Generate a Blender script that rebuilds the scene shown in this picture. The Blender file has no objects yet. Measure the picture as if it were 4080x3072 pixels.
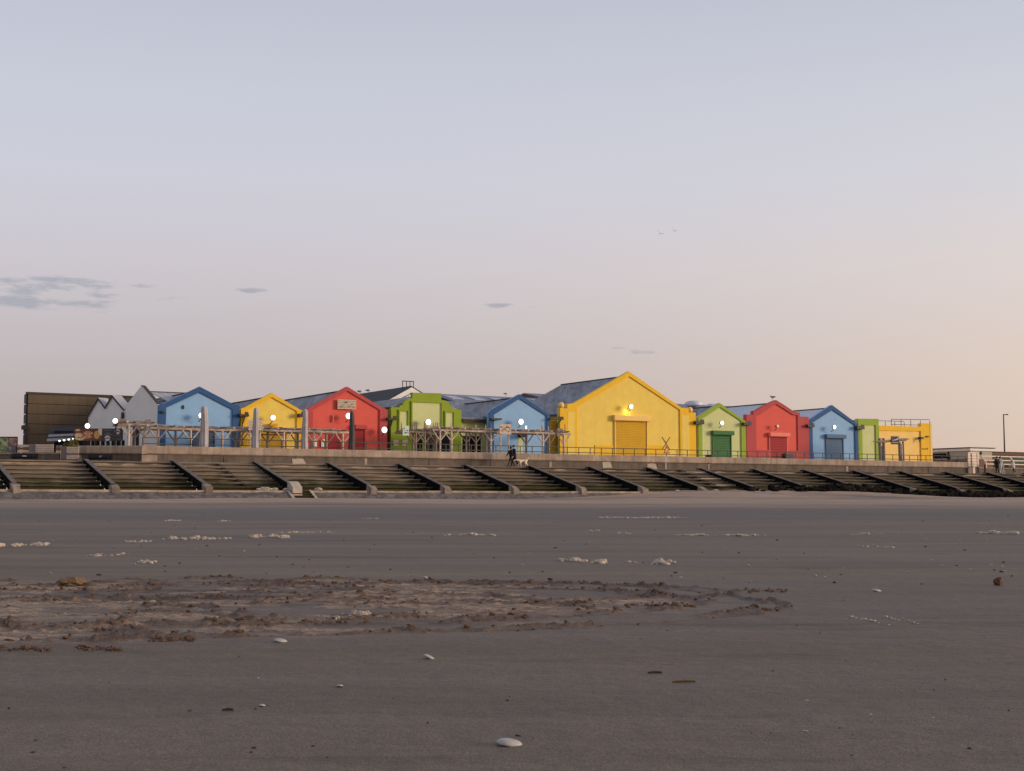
import bpy, bmesh, math, random
import numpy as np
from mathutils import Vector, Matrix

# ------------------------------------------------------------------ camera
SC = bpy.context.scene
COL = SC.collection
FP = 5500.0                      # focal length in photo pixels (4080 wide)
EYE = 0.57                       # the phone is held low over the sand
HOR = 1990.0                     # photo row of the horizon
PITCH = math.atan((HOR - 1536) / FP)
cam = bpy.data.cameras.new('camera')
cam.sensor_width = 36.0
cam.lens = 36.0 * FP / 4080.0
cam.clip_start = 0.05
cam.clip_end = 6000
co = bpy.data.objects.new('camera', cam)
co.location = (0, 0, EYE)
co.rotation_euler = (math.pi / 2 + PITCH, 0, 0)
COL.objects.link(co)
SC.camera = co

# ------------------------------------------------------------------ light
SUN_AZ = math.radians(95)       # clockwise from the view axis: the glow is far off to the right
SUN_EL = math.radians(9)
def srgb(r, g, b):
    f = lambda c: (c / 255 / 12.92) if c <= 10 else ((c / 255 + 0.055) / 1.055) ** 2.4
    return (f(r), f(g), f(b), 1.0)

world = bpy.data.worlds.new('World')
SC.world = world
world.use_nodes = True
nt = world.node_tree
N, L = nt.nodes, nt.links
bg = N['Background']
sky = N.new('ShaderNodeTexSky')
sky.sky_type = 'NISHITA'
sky.sun_disc = False
sky.sun_elevation = math.radians(9)
sky.sun_rotation = SUN_AZ
sky.dust_density = 2.0
sky.ozone_density = 2.0

def nmath(op, a, b=None, c=None, clamp=False):
    n = N.new('ShaderNodeMath'); n.operation = op; n.use_clamp = clamp
    for i, x in enumerate((a, b, c)):
        if x is None: continue
        if isinstance(x, (int, float)): n.inputs[i].default_value = x
        else: L.new(x, n.inputs[i])
    return n.outputs[0]

tc = N.new('ShaderNodeTexCoord')
sep = N.new('ShaderNodeSeparateXYZ')
L.new(tc.outputs['Generated'], sep.inputs[0])
dx, dy, dz = sep.outputs
el = nmath('ARCSINE', nmath('MINIMUM', nmath('MAXIMUM', dz, -1.0), 1.0))        # elevation, radians
az = nmath('ARCTAN2', dx, dy)                                                  # azimuth from the view axis
hlen = nmath('SQRT', nmath('ADD', nmath('MULTIPLY', dx, dx), nmath('MULTIPLY', dy, dy)))
dotn = nmath('ADD', nmath('MULTIPLY', dx, math.sin(SUN_AZ)), nmath('MULTIPLY', dy, math.cos(SUN_AZ)))
dotn = nmath('DIVIDE', dotn, nmath('MAXIMUM', hlen, 0.001))
warm = nmath('POWER', nmath('MULTIPLY_ADD', dotn, 0.72, 0.30, clamp=True), 1.6)                     # 0 away from the glow, 1 towards it
elf = nmath('DIVIDE', el, math.pi / 2, clamp=True)
def ramp(stops):
    r = N.new('ShaderNodeValToRGB')
    e = r.color_ramp.elements
    while len(e) < len(stops): e.new(0.5)
    for k, (p, c) in enumerate(stops):
        e[k].position = p; e[k].color = c
    L.new(elf, r.inputs[0])
    return r.outputs[0]
D = lambda d: d / 90.0
cold = ramp([(0.0, srgb(178, 161, 163)), (D(5), srgb(190, 176, 178)), (D(9.5), srgb(206, 196, 201)),
             (D(13), srgb(208, 205, 215)), (D(16.5), srgb(204, 204, 215)), (D(20.5), srgb(195, 196, 208)), (D(45), srgb(172, 180, 202)), (1.0, srgb(150, 163, 195))])
hot = ramp([(0.0, (1.30, 0.92, 0.58, 1)), (D(5), (1.20, 0.88, 0.62, 1)), (D(9.5), (1.02, 0.84, 0.68, 1)),
            (D(13), (0.80, 0.74, 0.68, 1)), (D(20), (0.58, 0.59, 0.66, 1)), (D(45), srgb(180, 186, 204)), (1.0, srgb(150, 163, 195))])
mixs = N.new('ShaderNodeMixRGB')
L.new(warm, mixs.inputs[0]); L.new(cold, mixs.inputs[1]); L.new(hot, mixs.inputs[2])
# a share of the physical sky keeps the unseen dome natural
nsc = N.new('ShaderNodeMixRGB'); nsc.blend_type = 'MULTIPLY'; nsc.inputs[0].default_value = 1
L.new(sky.outputs[0], nsc.inputs[1]); nsc.inputs[2].default_value = (0.33, 0.33, 0.33, 1)
mix2 = N.new('ShaderNodeMixRGB'); mix2.inputs[0].default_value = 0.10
L.new(mixs.outputs[0], mix2.inputs[1]); L.new(nsc.outputs[0], mix2.inputs[2])
# thin grey-blue clouds, placed by direction (azimuth, elevation)
comb = N.new('ShaderNodeCombineXYZ')
L.new(nmath('MULTIPLY', az, 30.0), comb.inputs[0]); L.new(nmath('MULTIPLY', el, 150.0), comb.inputs[1])
cn = N.new('ShaderNodeTexNoise'); cn.inputs['Scale'].default_value = 1.0
cn.inputs['Detail'].default_value = 6; cn.inputs['Roughness'].default_value = 0.66
L.new(comb.outputs[0], cn.inputs['Vector'])
cmask = None
F_AZ = lambda px: math.atan((px - 2040) / FP)
F_EL = lambda py, px=2040: math.atan((HOR - py) / FP * math.cos(F_AZ(px)))
for (px, py, wx, wy, k) in ((190, 1138, 360, 58, 1.0), (140, 1203, 450, 36, 1.05), (560, 1132, 110, 14, .85), (-350, 1150, 420, 80, .9),
                            (670, 1190, 120, 14, .7), (990, 1152, 80, 15, 1.0), (1990, 1213, 95, 16, .75), (2110, 1220, 60, 9, .6), (2565, 1402, 85, 15, .95),
                            (2470, 1385, 50, 7, .6), (2280, 1415, 26, 6, .6), (350, 1230, 240, 14, .7)):
    a = nmath('DIVIDE', nmath('SUBTRACT', az, F_AZ(px)), wx / FP)
    e = nmath('DIVIDE', nmath('SUBTRACT', el, F_EL(py, px)), wy / FP)
    r2 = nmath('ADD', nmath('MULTIPLY', a, a), nmath('MULTIPLY', e, e))
    g = nmath('MULTIPLY', nmath('SUBTRACT', 1.0, r2, clamp=True), k)
    cmask = g if cmask is None else nmath('MAXIMUM', cmask, g)
cm = nmath('SUBTRACT', nmath('ADD', nmath('MULTIPLY', cn.outputs[0], 6.0), nmath('MULTIPLY', cmask, 1.5)), 3.85)
cm = nmath('MULTIPLY', nmath('MULTIPLY', cm, 1.1, clamp=True), nmath('MULTIPLY', cmask, 3.0, clamp=True))
cm = nmath('MULTIPLY', cm, 0.72, clamp=True)
mix3 = N.new('ShaderNodeMixRGB')
L.new(cm, mix3.inputs[0]); L.new(mix2.outputs[0], mix3.inputs[1]); mix3.inputs[2].default_value = srgb(160, 165, 176)
L.new(mix3.outputs[0], bg.inputs[0])
bg.inputs[1].default_value = 1.0

sun = bpy.data.lights.new('sun', 'SUN')
sun.energy = 2.5
sun.angle = math.radians(16)
sun.color = (1.0, 0.83, 0.66)
so = bpy.data.objects.new('sun', sun)
sdir = Vector((math.sin(SUN_AZ) * math.cos(SUN_EL), math.cos(SUN_AZ) * math.cos(SUN_EL), math.sin(SUN_EL)))
so.rotation_euler = sdir.to_track_quat('Z', 'Y').to_euler()
so.location = (60, -30, 40)
COL.objects.link(so)
SC.view_settings.view_transform = 'Standard'
SC.view_settings.look = 'None'
SC.view_settings.exposure = 0.0
SC.view_settings.gamma = 1.0

# ------------------------------------------------------------------ survey frame
# u runs along the promenade (rightwards, receding), v runs inland, origin on the sea-wall face
TH = math.atan(0.60)
CT, ST = math.cos(TH), math.sin(TH)
C0 = 116 * CT
CP, SP = math.cos(PITCH), math.sin(PITCH)
def ray(px, py):
    x = (px - 2040) / FP; y = (1536 - py) / FP
    return (x, CP - y * SP, SP + y * CP)
def uz(p, v):                    # sight line -> (u, z) on the vertical plane v
    d = ray(*p)
    t = (C0 + v) / (-ST * d[0] + CT * d[1])
    return t * (CT * d[0] + ST * d[1]), EYE + t * d[2]
def v_at(u, px):                 # how far inland the sight line px meets the line of constant u
    d = ray(px, 1800)
    t = u / (CT * d[0] + ST * d[1])
    return t * (-ST * d[0] + CT * d[1]) - C0
def atY(p, Y):                   # sight line -> (X, z) at depth Y
    d = ray(*p); t = Y / d[1]
    return t * d[0], EYE + t * d[2]
def W(u, v, z=0.0):
    return (CT * u - ST * (v + C0), ST * u + CT * (v + C0), z)
def crop(ox, oy, k=700 / 2082):
    return lambda x, y: (ox + x * k, oy + y * k)
c1, c2, c3, c4, c5 = (crop(o, 1450) for o in (0, 600, 1200, 1700, 2100))
c6, c7 = crop(2700, 1500), crop(3200, 1500)
c8 = crop(3380, 1560, 700 / 2212)

Z_PROM = EYE + 2.66              # lower promenade on top of the steps
Z_WALL = EYE + 3.88              # top of the sea wall
ZP = EYE + 3.40                  # upper promenade behind the wall
Z_LEDGE = EYE + 0.62
SLOPE = 0.0057
FV = 8.0                         # house fronts stand 8 m behind the wall

# ------------------------------------------------------------------ materials
MATS = {}
def mat(name, col, rough=0.85, var=0.12, scale=1.2, bump=0.0, bscale=30.0, streak=0.0, metal=0.0, col2=None, c2amt=0.5, c2scale=0.7, emit=0.0, spec=0.3, stretch=None):
    if name in MATS: return MATS[name]
    m = bpy.data.materials.new(name); m.use_nodes = True
    n, l = m.node_tree.nodes, m.node_tree.links
    b = n['Principled BSDF']
    b.inputs['Roughness'].default_value = rough
    b.inputs['Metallic'].default_value = metal
    b.inputs['Specular IOR Level'].default_value = spec
    geo = n.new('ShaderNodeNewGeometry')
    vec = geo.outputs['Position']
    if stretch:
        mp = n.new('ShaderNodeMapping'); mp.inputs['Rotation'].default_value = (0, 0, -TH); mp.inputs['Scale'].default_value = stretch
        l.new(vec, mp.inputs[0]); vec = mp.outputs[0]
    def noise(sc, det=5, rg=0.6, v=vec):
        t = n.new('ShaderNodeTexNoise'); t.inputs['Scale'].default_value = sc
        t.inputs['Detail'].default_value = det; t.inputs['Roughness'].default_value = rg
        l.new(v, t.inputs['Vector']); return t.outputs[0]
    def mr(x, a, bb, lo=0.3, hi=0.7):
        t = n.new('ShaderNodeMapRange'); l.new(x, t.inputs[0])
        t.inputs[1].default_value = lo; t.inputs[2].default_value = hi
        t.inputs[3].default_value = a; t.inputs[4].default_value = bb
        return t.outputs[0]
    def mix(fac, a, bb, mode='MIX'):
        t = n.new('ShaderNodeMixRGB'); t.blend_type = mode
        for i, x in enumerate((fac, a, bb)):
            if isinstance(x, (int, float)): t.inputs[i].default_value = x
            elif isinstance(x, tuple): t.inputs[i].default_value = x
            else: l.new(x, t.inputs[i])
        return t.outputs[0]
    c = col
    if col2: c = mix(mr(noise(c2scale), 0, c2amt), col, col2)
    if var:
        g = mr(noise(scale, 8), 1 - var, 1 + var)
        c = mix(1.0, c, mix(1.0, (1, 1, 1, 1), g, 'MULTIPLY'), 'MULTIPLY')
    if streak:
        mp = n.new('ShaderNodeMapping'); mp.inputs['Scale'].default_value = (2.6, 2.6, 0.18)
        l.new(geo.outputs['Position'], mp.inputs[0])
        g = mr(noise(1.0, 5, 0.6, mp.outputs[0]), 1 - streak, 1.0, 0.28, 0.6)
        c = mix(1.0, c, mix(1.0, (1, 1, 1, 1), g, 'MULTIPLY'), 'MULTIPLY')
    if isinstance(c, tuple): b.inputs['Base Color'].default_value = c
    else: l.new(c, b.inputs['Base Color'])
    if bump:
        bn = n.new('ShaderNodeBump'); bn.inputs['Strength'].default_value = bump; bn.inputs['Distance'].default_value = 0.03
        l.new(noise(bscale, 4), bn.inputs['Height']); l.new(bn.outputs[0], b.inputs['Normal'])
    if emit:
        b.inputs['Emission Color'].default_value = col; b.inputs['Emission Strength'].default_value = emit
    MATS[name] = m
    return m

def paint(name, r, g, b, **k):
    k.setdefault('var', 0.05); k.setdefault('streak', 0.045); k.setdefault('bump', 0.15); k.setdefault('bscale', 14)
    return mat(name, srgb(r, g, b), 0.8, **k)
M_YEL, M_GOLD = paint('yellow render', 230, 196, 90), paint('gold render', 232, 180, 40)
M_YELD = paint('mustard shutter paint', 206, 160, 40, bump=0)
M_PALEY = paint('pale yellow render', 240, 196, 112)
M_LBLUE, M_DBLUE = paint('pale blue render', 138, 173, 206), paint('deep blue render', 52, 86, 130)
M_SBLUE = paint('grey blue shutter paint', 92, 114, 138, bump=0)
M_RED, M_DRED = paint('red render', 214, 90, 76), paint('dark red render', 178, 74, 74)
M_SRED = paint('crimson shutter paint', 162, 54, 58, bump=0)
M_CORAL = paint('coral paint', 232, 130, 112, bump=0)
M_LGRN, M_GRN = paint('pale green render', 200, 200, 138), paint('leaf green render', 144, 164, 52)
M_OLIVE = paint('olive green render', 138, 154, 40)
M_SGRN = paint('dark green shutter paint', 70, 112, 68, bump=0)
M_GREY = paint('pale grey render', 226, 222, 216)
M_WHITE = paint('white paint', 236, 228, 218, bump=0)
M_SLATE = mat('slate roofing', srgb(118, 116, 120), 0.75, 0.38, 0.9, 0.6, 9, col2=srgb(150, 150, 154), c2amt=0.8, c2scale=0.35, stretch=(3.0, 0.35, 1))
M_DARKROOF = mat('dark slate roofing', srgb(52, 50, 52), 0.7, 0.2, 1.0, 0.5, 9)
M_ZINC = mat('pale zinc sheet', srgb(196, 198, 204), 0.5, 0.08, 0.5, metal=0.1)
M_CORRU = mat('weathered sheet roofing', srgb(134, 136, 146), 0.7, 0.15, 0.5, col2=srgb(110, 110, 118), c2amt=0.9, c2scale=0.25, stretch=(0.4, 2, 1))
M_CORRU2 = mat('translucent roof sheet', srgb(168, 170, 178), 0.5, 0.1)
M_ZINCD = mat('dull zinc sheet', srgb(172, 169, 168), 0.75, 0.08, 0.5)
M_BROWN = mat('brown cladding', srgb(97, 80, 61), 0.7, 0.1, 0.6, streak=0.15)
M_BROWND = mat('dark brown metal trim', srgb(58, 52, 50), 0.6, 0.1)
M_CONC = mat('weathered concrete', srgb(182, 158, 138), 0.9, 0.2, 1.4, 0.7, 8, streak=0.35, col2=srgb(142, 124, 108), c2amt=0.8, c2scale=0.4)
M_CONCD = mat('stained concrete', srgb(116, 100, 88), 0.9, 0.25, 1.2, 0.8, 8, streak=0.35, col2=srgb(96, 86, 76), c2amt=0.9, c2scale=0.5)
M_CONCP = mat('pale patched concrete', srgb(178, 162, 146), 0.9, 0.15, 2, 0.6, 10)
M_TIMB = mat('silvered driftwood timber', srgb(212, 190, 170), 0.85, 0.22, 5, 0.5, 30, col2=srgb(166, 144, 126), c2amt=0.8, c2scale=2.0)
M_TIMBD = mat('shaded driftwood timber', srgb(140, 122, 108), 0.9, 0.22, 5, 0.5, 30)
M_PLANK = mat('pale sign boards', srgb(196, 172, 152), 0.8, 0.15, 6)
M_INK = mat('dark brown lettering', srgb(80, 62, 50), 0.9, 0.1)
M_WINK = mat('pale lettering', srgb(214, 208, 204), 0.8, 0.05)
M_BLACK = mat('black paint', srgb(30, 28, 32), 0.55, 0.1)
M_VOID = mat('dark interior', srgb(20, 19, 22), 0.9, 0.1)
M_STEEL = mat('painted steel rail', srgb(84, 84, 74), 0.6, 0.12, 4)
M_GUT = mat('dark cast gutter', srgb(60, 54, 52), 0.6, 0.15)
M_CANV = mat('pale canvas', srgb(182, 172, 168), 0.9, 0.12, 3, col2=srgb(150, 142, 140), c2amt=0.7, c2scale=1.2)
M_CANVD = mat('dark canvas', srgb(84, 74, 74), 0.9, 0.15, 3)
M_LAMP = mat('lit lamp lens', (1.0, 0.97, 0.9, 1), 0.3, 0, emit=1.7)
M_BULB = mat('lit bulb', (1.0, 0.97, 0.88, 1), 0.3, 0, emit=1.7)
M_GULLW = mat('white feathers', srgb(225, 222, 220), 0.8, 0.05)
M_GULLG = mat('grey feathers', srgb(110, 112, 120), 0.8, 0.1)
M_FOAM = mat('dried sea foam', srgb(178, 160, 142), 0.9, 0.14, 14, 0.6, 60)
M_SHELL = mat('white shell', srgb(164, 155, 149), 0.5, 0.12, 60)
M_PEB = mat('dark pebble', srgb(62, 54, 50), 0.7, 0.3, 40)
M_ROCK = mat('black weedy rock', srgb(20, 18, 15), 0.95, 0.4, 2.0, 0.8, 10, col2=srgb(44, 38, 31), c2amt=0.9, c2scale=0.6, spec=.06)
M_CLOD = mat('dug sand clod', srgb(104, 78, 60), 0.95, 0.25, 18, 0.6, 120)

def algae_mat(name, base, dark, z0, z1):
    m = mat(name, base, 0.9, 0.22, 1.1, 0.8, 7, streak=0.0, col2=dark, c2amt=0.9, c2scale=0.45, stretch=(0.35, 1, 2.0))
    n, l = m.node_tree.nodes, m.node_tree.links
    b = n['Principled BSDF']
    src = b.inputs['Base Color'].links[0].from_socket
    geo = n.new('ShaderNodeNewGeometry'); sx = n.new('ShaderNodeSeparateXYZ'); l.new(geo.outputs['Position'], sx.inputs[0])
    no = n.new('ShaderNodeTexNoise'); no.inputs['Scale'].default_value = 0.9; no.inputs['Detail'].default_value = 6; l.new(geo.outputs['Position'], no.inputs['Vector'])
    a = n.new('ShaderNodeMath'); a.operation = 'MULTIPLY_ADD'; l.new(no.outputs[0], a.inputs[0]); a.inputs[1].default_value = -1.5; l.new(sx.outputs[2], a.inputs[2])
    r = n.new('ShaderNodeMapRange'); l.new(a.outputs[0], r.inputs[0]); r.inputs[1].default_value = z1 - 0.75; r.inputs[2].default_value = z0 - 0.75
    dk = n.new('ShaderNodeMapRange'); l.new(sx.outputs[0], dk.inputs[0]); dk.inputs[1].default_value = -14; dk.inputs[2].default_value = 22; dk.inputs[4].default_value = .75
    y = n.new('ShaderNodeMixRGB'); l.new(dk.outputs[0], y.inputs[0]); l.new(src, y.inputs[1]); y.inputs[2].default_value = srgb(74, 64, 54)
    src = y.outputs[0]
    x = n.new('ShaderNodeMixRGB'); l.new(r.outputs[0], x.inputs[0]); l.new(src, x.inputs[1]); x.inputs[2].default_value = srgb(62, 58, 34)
    l.new(x.outputs[0], b.inputs['Base Color'])
    return m
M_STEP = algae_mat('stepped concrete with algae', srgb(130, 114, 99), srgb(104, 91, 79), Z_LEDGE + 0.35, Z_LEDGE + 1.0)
M_RIB = mat('shade-black rib concrete', srgb(22, 20, 19), 0.95, 0.3, 1.5, 0.6, 8, spec=.05)  # the shade on the rib sides is painted in as near-black concrete
M_RIBT = mat('paler rib top', srgb(104, 94, 86), 0.9, 0.25, 1.5, 0.6, 8)  # caps in a paler grey than the rib sides
M_ENDB = mat('weathered rib end', srgb(140, 122, 108), 0.9, 0.3, 2.5, 0.8, 8, streak=.3)
M_COBBLE = mat('cobbled toe apron', srgb(112, 102, 96), 0.95, 0.4, 3.5, 1.0, 6, col2=srgb(80, 74, 70), c2amt=1, c2scale=1.5)

# ------------------------------------------------------------------ builders
def obj(name, verts, faces, m, parent=None, smooth=False, mats=None, midx=None):
    me = bpy.data.meshes.new(name)
    me.from_pydata([tuple(v) for v in verts], [], faces)
    me.validate()
    for mm in (mats or [m]): me.materials.append(mm)
    if midx is not None: me.polygons.foreach_set('material_index', midx)
    if smooth: me.polygons.foreach_set('use_smooth', [True] * len(me.polygons))
    if len(me.polygons) < 4000:
        bm = bmesh.new(); bm.from_mesh(me); bmesh.ops.recalc_face_normals(bm, faces=bm.faces); bm.to_mesh(me); bm.free()
    o = bpy.data.objects.new(name, me); COL.objects.link(o)
    if parent: o.parent = parent
    return o
def tag(o, label, cat, group=None):
    o['label'] = label; o['category'] = cat
    if group: o['group'] = group
    return o
def thing(name, label, cat, loc, rotz=TH, group=None):
    o = bpy.data.objects.new(name, None); COL.objects.link(o)
    o.location = loc; o.rotation_euler = (0, 0, rotz); o.empty_display_size = 0.3
    return tag(o, label, cat, group)
def struct(o): o['kind'] = 'structure'; return o
class G:                          # gathers shapes of one mesh
    def __init__(s): s.v, s.f = [], []
    def add(s, v, f):
        k = len(s.v); s.v += [tuple(x) for x in v]; s.f += [tuple(i + k for i in q) for q in f]; return s
    def box(s, x0, x1, y0, y1, z0, z1):
        return s.add([(x, y, z) for z in (z0, z1) for (x, y) in ((x0, y0), (x1, y0), (x1, y1), (x0, y1))],
                     [(0, 1, 2, 3), (4, 5, 6, 7), (0, 1, 5, 4), (1, 2, 6, 5), (2, 3, 7, 6), (3, 0, 4, 7)])
    def prism(s, poly, y0, y1):   # polygon in (x,z) pulled along y
        n = len(poly)
        return s.add([(x, y0, z) for x, z in poly] + [(x, y1, z) for x, z in poly],
                     [tuple(range(n)), tuple(range(n, 2 * n))] + [(i, (i + 1) % n, n + (i + 1) % n, n + i) for i in range(n)])
    def prismx(s, poly, x0, x1):  # polygon in (y,z) pulled along x
        n = len(poly)
        return s.add([(x0, y, z) for y, z in poly] + [(x1, y, z) for y, z in poly],
                     [tuple(range(n)), tuple(range(n, 2 * n))] + [(i, (i + 1) % n, n + (i + 1) % n, n + i) for i in range(n)])
    def tube(s, pts, r, n=8, r2=None):
        rs = r if isinstance(r, (list, tuple)) else [r + ((r2 if r2 is not None else r) - r) * i / max(1, len(pts) - 1) for i in range(len(pts))]
        P = [Vector(p) for p in pts]; k = len(s.v)
        for i, p in enumerate(P):
            t = (P[min(i + 1, len(P) - 1)] - P[max(i - 1, 0)]).normalized()
            a = t.cross(Vector((0, 0, 1)))
            if a.length < 0.05: a = t.cross(Vector((1, 0, 0)))
            a.normalize(); b = t.cross(a)
            s.v += [tuple(p + (a * math.cos(2 * math.pi * j / n) + b * math.sin(2 * math.pi * j / n)) * rs[i]) for j in range(n)]
        for i in range(len(P) - 1):
            s.f += [(k + i * n + j, k + i * n + (j + 1) % n, k + (i + 1) * n + (j + 1) % n, k + (i + 1) * n + j) for j in range(n)]
        s.f += [tuple(k + j for j in range(n)), tuple(k + (len(P) - 1) * n + j for j in range(n))]
        return s
    def ball(s, c, r, n=10, m=6, jit=0.0, rnd=random):
        rx, ry, rz = r if isinstance(r, (list, tuple)) else (r, r, r)
        k = len(s.v); s.v.append((c[0], c[1], c[2] + rz))
        for i in range(1, m):
            for j in range(n):
                a, b = math.pi * i / m, 2 * math.pi * j / n; q = 1 + rnd.uniform(-jit, jit)
                s.v.append((c[0] + rx * q * math.sin(a) * math.cos(b), c[1] + ry * q * math.sin(a) * math.sin(b), c[2] + rz * q * math.cos(a)))
        s.v.append((c[0], c[1], c[2] - rz)); e = len(s.v) - 1
        for j in range(n): s.f.append((k, k + 1 + j, k + 1 + (j + 1) % n))
        for i in range(m - 2):
            for j in range(n):
                a = k + 1 + i * n; s.f.append((a + j, a + n + j, a + n + (j + 1) % n, a + (j + 1) % n))
        a = k + 1 + (m - 2) * n
        for j in range(n): s.f.append((a + j, e, a + (j + 1) % n))
        return s
    def obj(s, name, m, parent=None, smooth=False): return obj(name, s.v, s.f, m, parent, smooth)
def link_copy(o, parent, name=None):
    c = o.copy(); COL.objects.link(c); c.parent = parent
    return c

# ------------------------------------------------------------------ the beach
def vnoise(x, y, seed=0):
    xi, yi = np.floor(x).astype(np.int64), np.floor(y).astype(np.int64)
    fx, fy = x - xi, y - yi
    fx = fx * fx * (3 - 2 * fx); fy = fy * fy * (3 - 2 * fy)
    def h(a, b):
        k = (a * 374761393 + b * 668265263 + seed * 1442695041) & 0xFFFFFFFF
        k = ((k ^ (k >> 13)) * 1274126177) & 0xFFFFFFFF
        return ((k ^ (k >> 16)) & 0xFFFFFF) / float(0xFFFFFF)
    a = h(xi, yi) * (1 - fx) + h(xi + 1, yi) * fx
    b = h(xi, yi + 1) * (1 - fx) + h(xi + 1, yi + 1) * fx
    return (a * (1 - fy) + b * fy) * 2 - 1
def fbm(x, y, o=4, seed=0, g=0.5):
    t, a, s = 0, 1, 0
    for k in range(o):
        t = t + a * vnoise(x * 2 ** k, y * 2 ** k, seed + k); s += a; a *= g
    return t / s
def sstep(x, a, b):
    t = np.clip((x - a) / (b - a), 0, 1); return t * t * (3 - 2 * t)
# loops scored into the sand by someone turning on the spot: (cx, cy, rx, ry, from, to, depth)
LOOPS = [(-1.6, 7.25, 3.15, 1.75, 0, 360, .030), (-1.5, 7.35, 2.7, 1.35, -60, 200, .028), (-2.4, 7.0, 2.9, 1.0, 0, 360, .026),
         (-0.4, 7.9, 1.95, .62, 0, 360, .024), (-3.4, 6.2, 2.6, 1.1, 10, 300, .028), (-1.2, 6.7, 1.8, .65, 0, 360, .026),
         (-3.0, 7.9, 2.6, .55, 0, 360, .022), (-.55, 7.6, 1.55, .55, 120, 440, .024), (-3.9, 5.6, 2.6, .55, 0, 180, .024), (-2.2, 6.3, 1.3, .45, 0, 360, .024)]
def dug(X, Y):
    X = X + .22
    wx, wy = X + .18 * fbm(X * 1.3, Y * 1.3, 3, 11), Y + .22 * fbm(X * 1.1, Y * 1.1, 3, 17)
    e = np.sqrt(((wx + 2.15) / 3.55) ** 2 + ((wy - 7.15 - .05 * (wx + 2)) / 2.0) ** 2)
    area = (1 - sstep(e, .72, 1.04)) * sstep(fbm(X * 2.3, Y * 4.5, 4, 5), -.30, .22)
    h = np.zeros_like(X); t = np.zeros_like(X)
    for k, (cx, cy, rx, ry, a0, a1, dp) in enumerate(LOOPS):
        ddx, ddy = (wx - cx) / rx, (wy - cy) / ry
        rr = np.sqrt(ddx ** 2 + ddy ** 2)
        ang = np.degrees(np.arctan2(ddy, ddx)) % 360
        on = np.ones_like(X) if a1 - a0 >= 360 else (((ang - a0) % 360) < (a1 - a0)).astype(float)
        gl = np.sqrt((ddx / rx) ** 2 + (ddy / ry) ** 2) / np.maximum(rr, 1e-4)
        d = (rr - 1) / np.maximum(gl, 1e-4)                       # metres from the scored line
        d = d + .03 * fbm(X * 11, Y * 11, 2, 60 + k)
        near = np.exp(-(d / .035) ** 2); lip = np.exp(-((np.abs(d) - .065) / .03) ** 2)
        cl = sstep(fbm(X * 4, Y * 9, 3, 40 + k), -.15, .35) * (.35 + .65 * np.abs(fbm(X * 24, Y * 30, 2, 90 + k)) * 2)
        h += on * (-dp * .30 * near + dp * .62 * lip * cl)
        t = np.maximum(t, on * np.clip(near * .6 + lip * cl * 1.3, 0, 1))
    clump = np.maximum(0, fbm(X * 14, Y * 26, 4, 77, .6) - .10)
    h += area * (clump * .014 + np.maximum(0, fbm(X * 38, Y * 44, 2, 123) - .1) * .015)
    return h, np.clip(.7 * area + .3 * area * (clump > .12), 0, 1), np.clip(t, 0, 1)
def sand_z(X, Y, fine=True):
    X = np.asarray(X, float); Y = np.asarray(Y, float)
    z = SLOPE * np.maximum(Y, 0) + .012 * fbm(X * .35, Y * .5, 3, 3) * np.clip(Y / 6, 0.2, 1)
    z += np.clip((Y - 30) / 40, 0, 1) * .085 * fbm(X * .06, Y * .11, 4, 8, .55)
    u = CT * X + ST * Y; v = -ST * X + CT * Y - C0
    bank = .10 + .58 * sstep(u, 56, 72) * (1 - sstep(u, 84, 100)) + .05 * fbm(u * .3, v * .3, 3, 21)
    bank -= .06 * sstep(u, 92, 110)
    z += bank * sstep(v, -22, -10.6) * (1 + .12 * fbm(u * .9, v * .9, 3, 22))
    t = None
    if fine:
        h, t, q = dug(X, Y); z = z + h; t = (t, q)
        z = z + .0035 * fbm(X * 7, Y * 9, 3, 31)
    return z, t
rows = np.concatenate([np.linspace(1.3, 4.6, 110, endpoint=False), np.linspace(4.6, 9.8, 360, endpoint=False), np.geomspace(9.8, 150, 240)])
tans = np.linspace(-.62, .62, 720)
GY, GT = np.meshgrid(rows, tans, indexing='ij'); GX = GY * GT
GZ, GTR = sand_z(GX, GY)
nr, nc = GX.shape
vv = np.stack([GX, GY, GZ], -1).reshape(-1, 3)
ii = np.arange(nr * nc).reshape(nr, nc)
ff = np.stack([ii[:-1, :-1], ii[:-1, 1:], ii[1:, 1:], ii[1:, :-1]], -1).reshape(-1, 4)
me = bpy.data.meshes.new('beach')
me.vertices.add(len(vv)); me.vertices.foreach_set('co', vv.ravel())
me.loops.add(ff.size); me.loops.foreach_set('vertex_index', ff.ravel())
me.polygons.add(len(ff)); me.polygons.foreach_set('loop_start', np.arange(0, ff.size, 4)); me.polygons.foreach_set('loop_total', np.full(len(ff), 4))
me.polygons.foreach_set('use_smooth', np.ones(len(ff), bool))
at = me.attributes.new('dug', 'FLOAT', 'POINT'); at.data.foreach_set('value', GTR[0].ravel())
at = me.attributes.new('score', 'FLOAT', 'POINT'); at.data.foreach_set('value', GTR[1].ravel())
me.update()
beach = struct(bpy.data.objects.new('beach', me)); COL.objects.link(beach)

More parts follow.
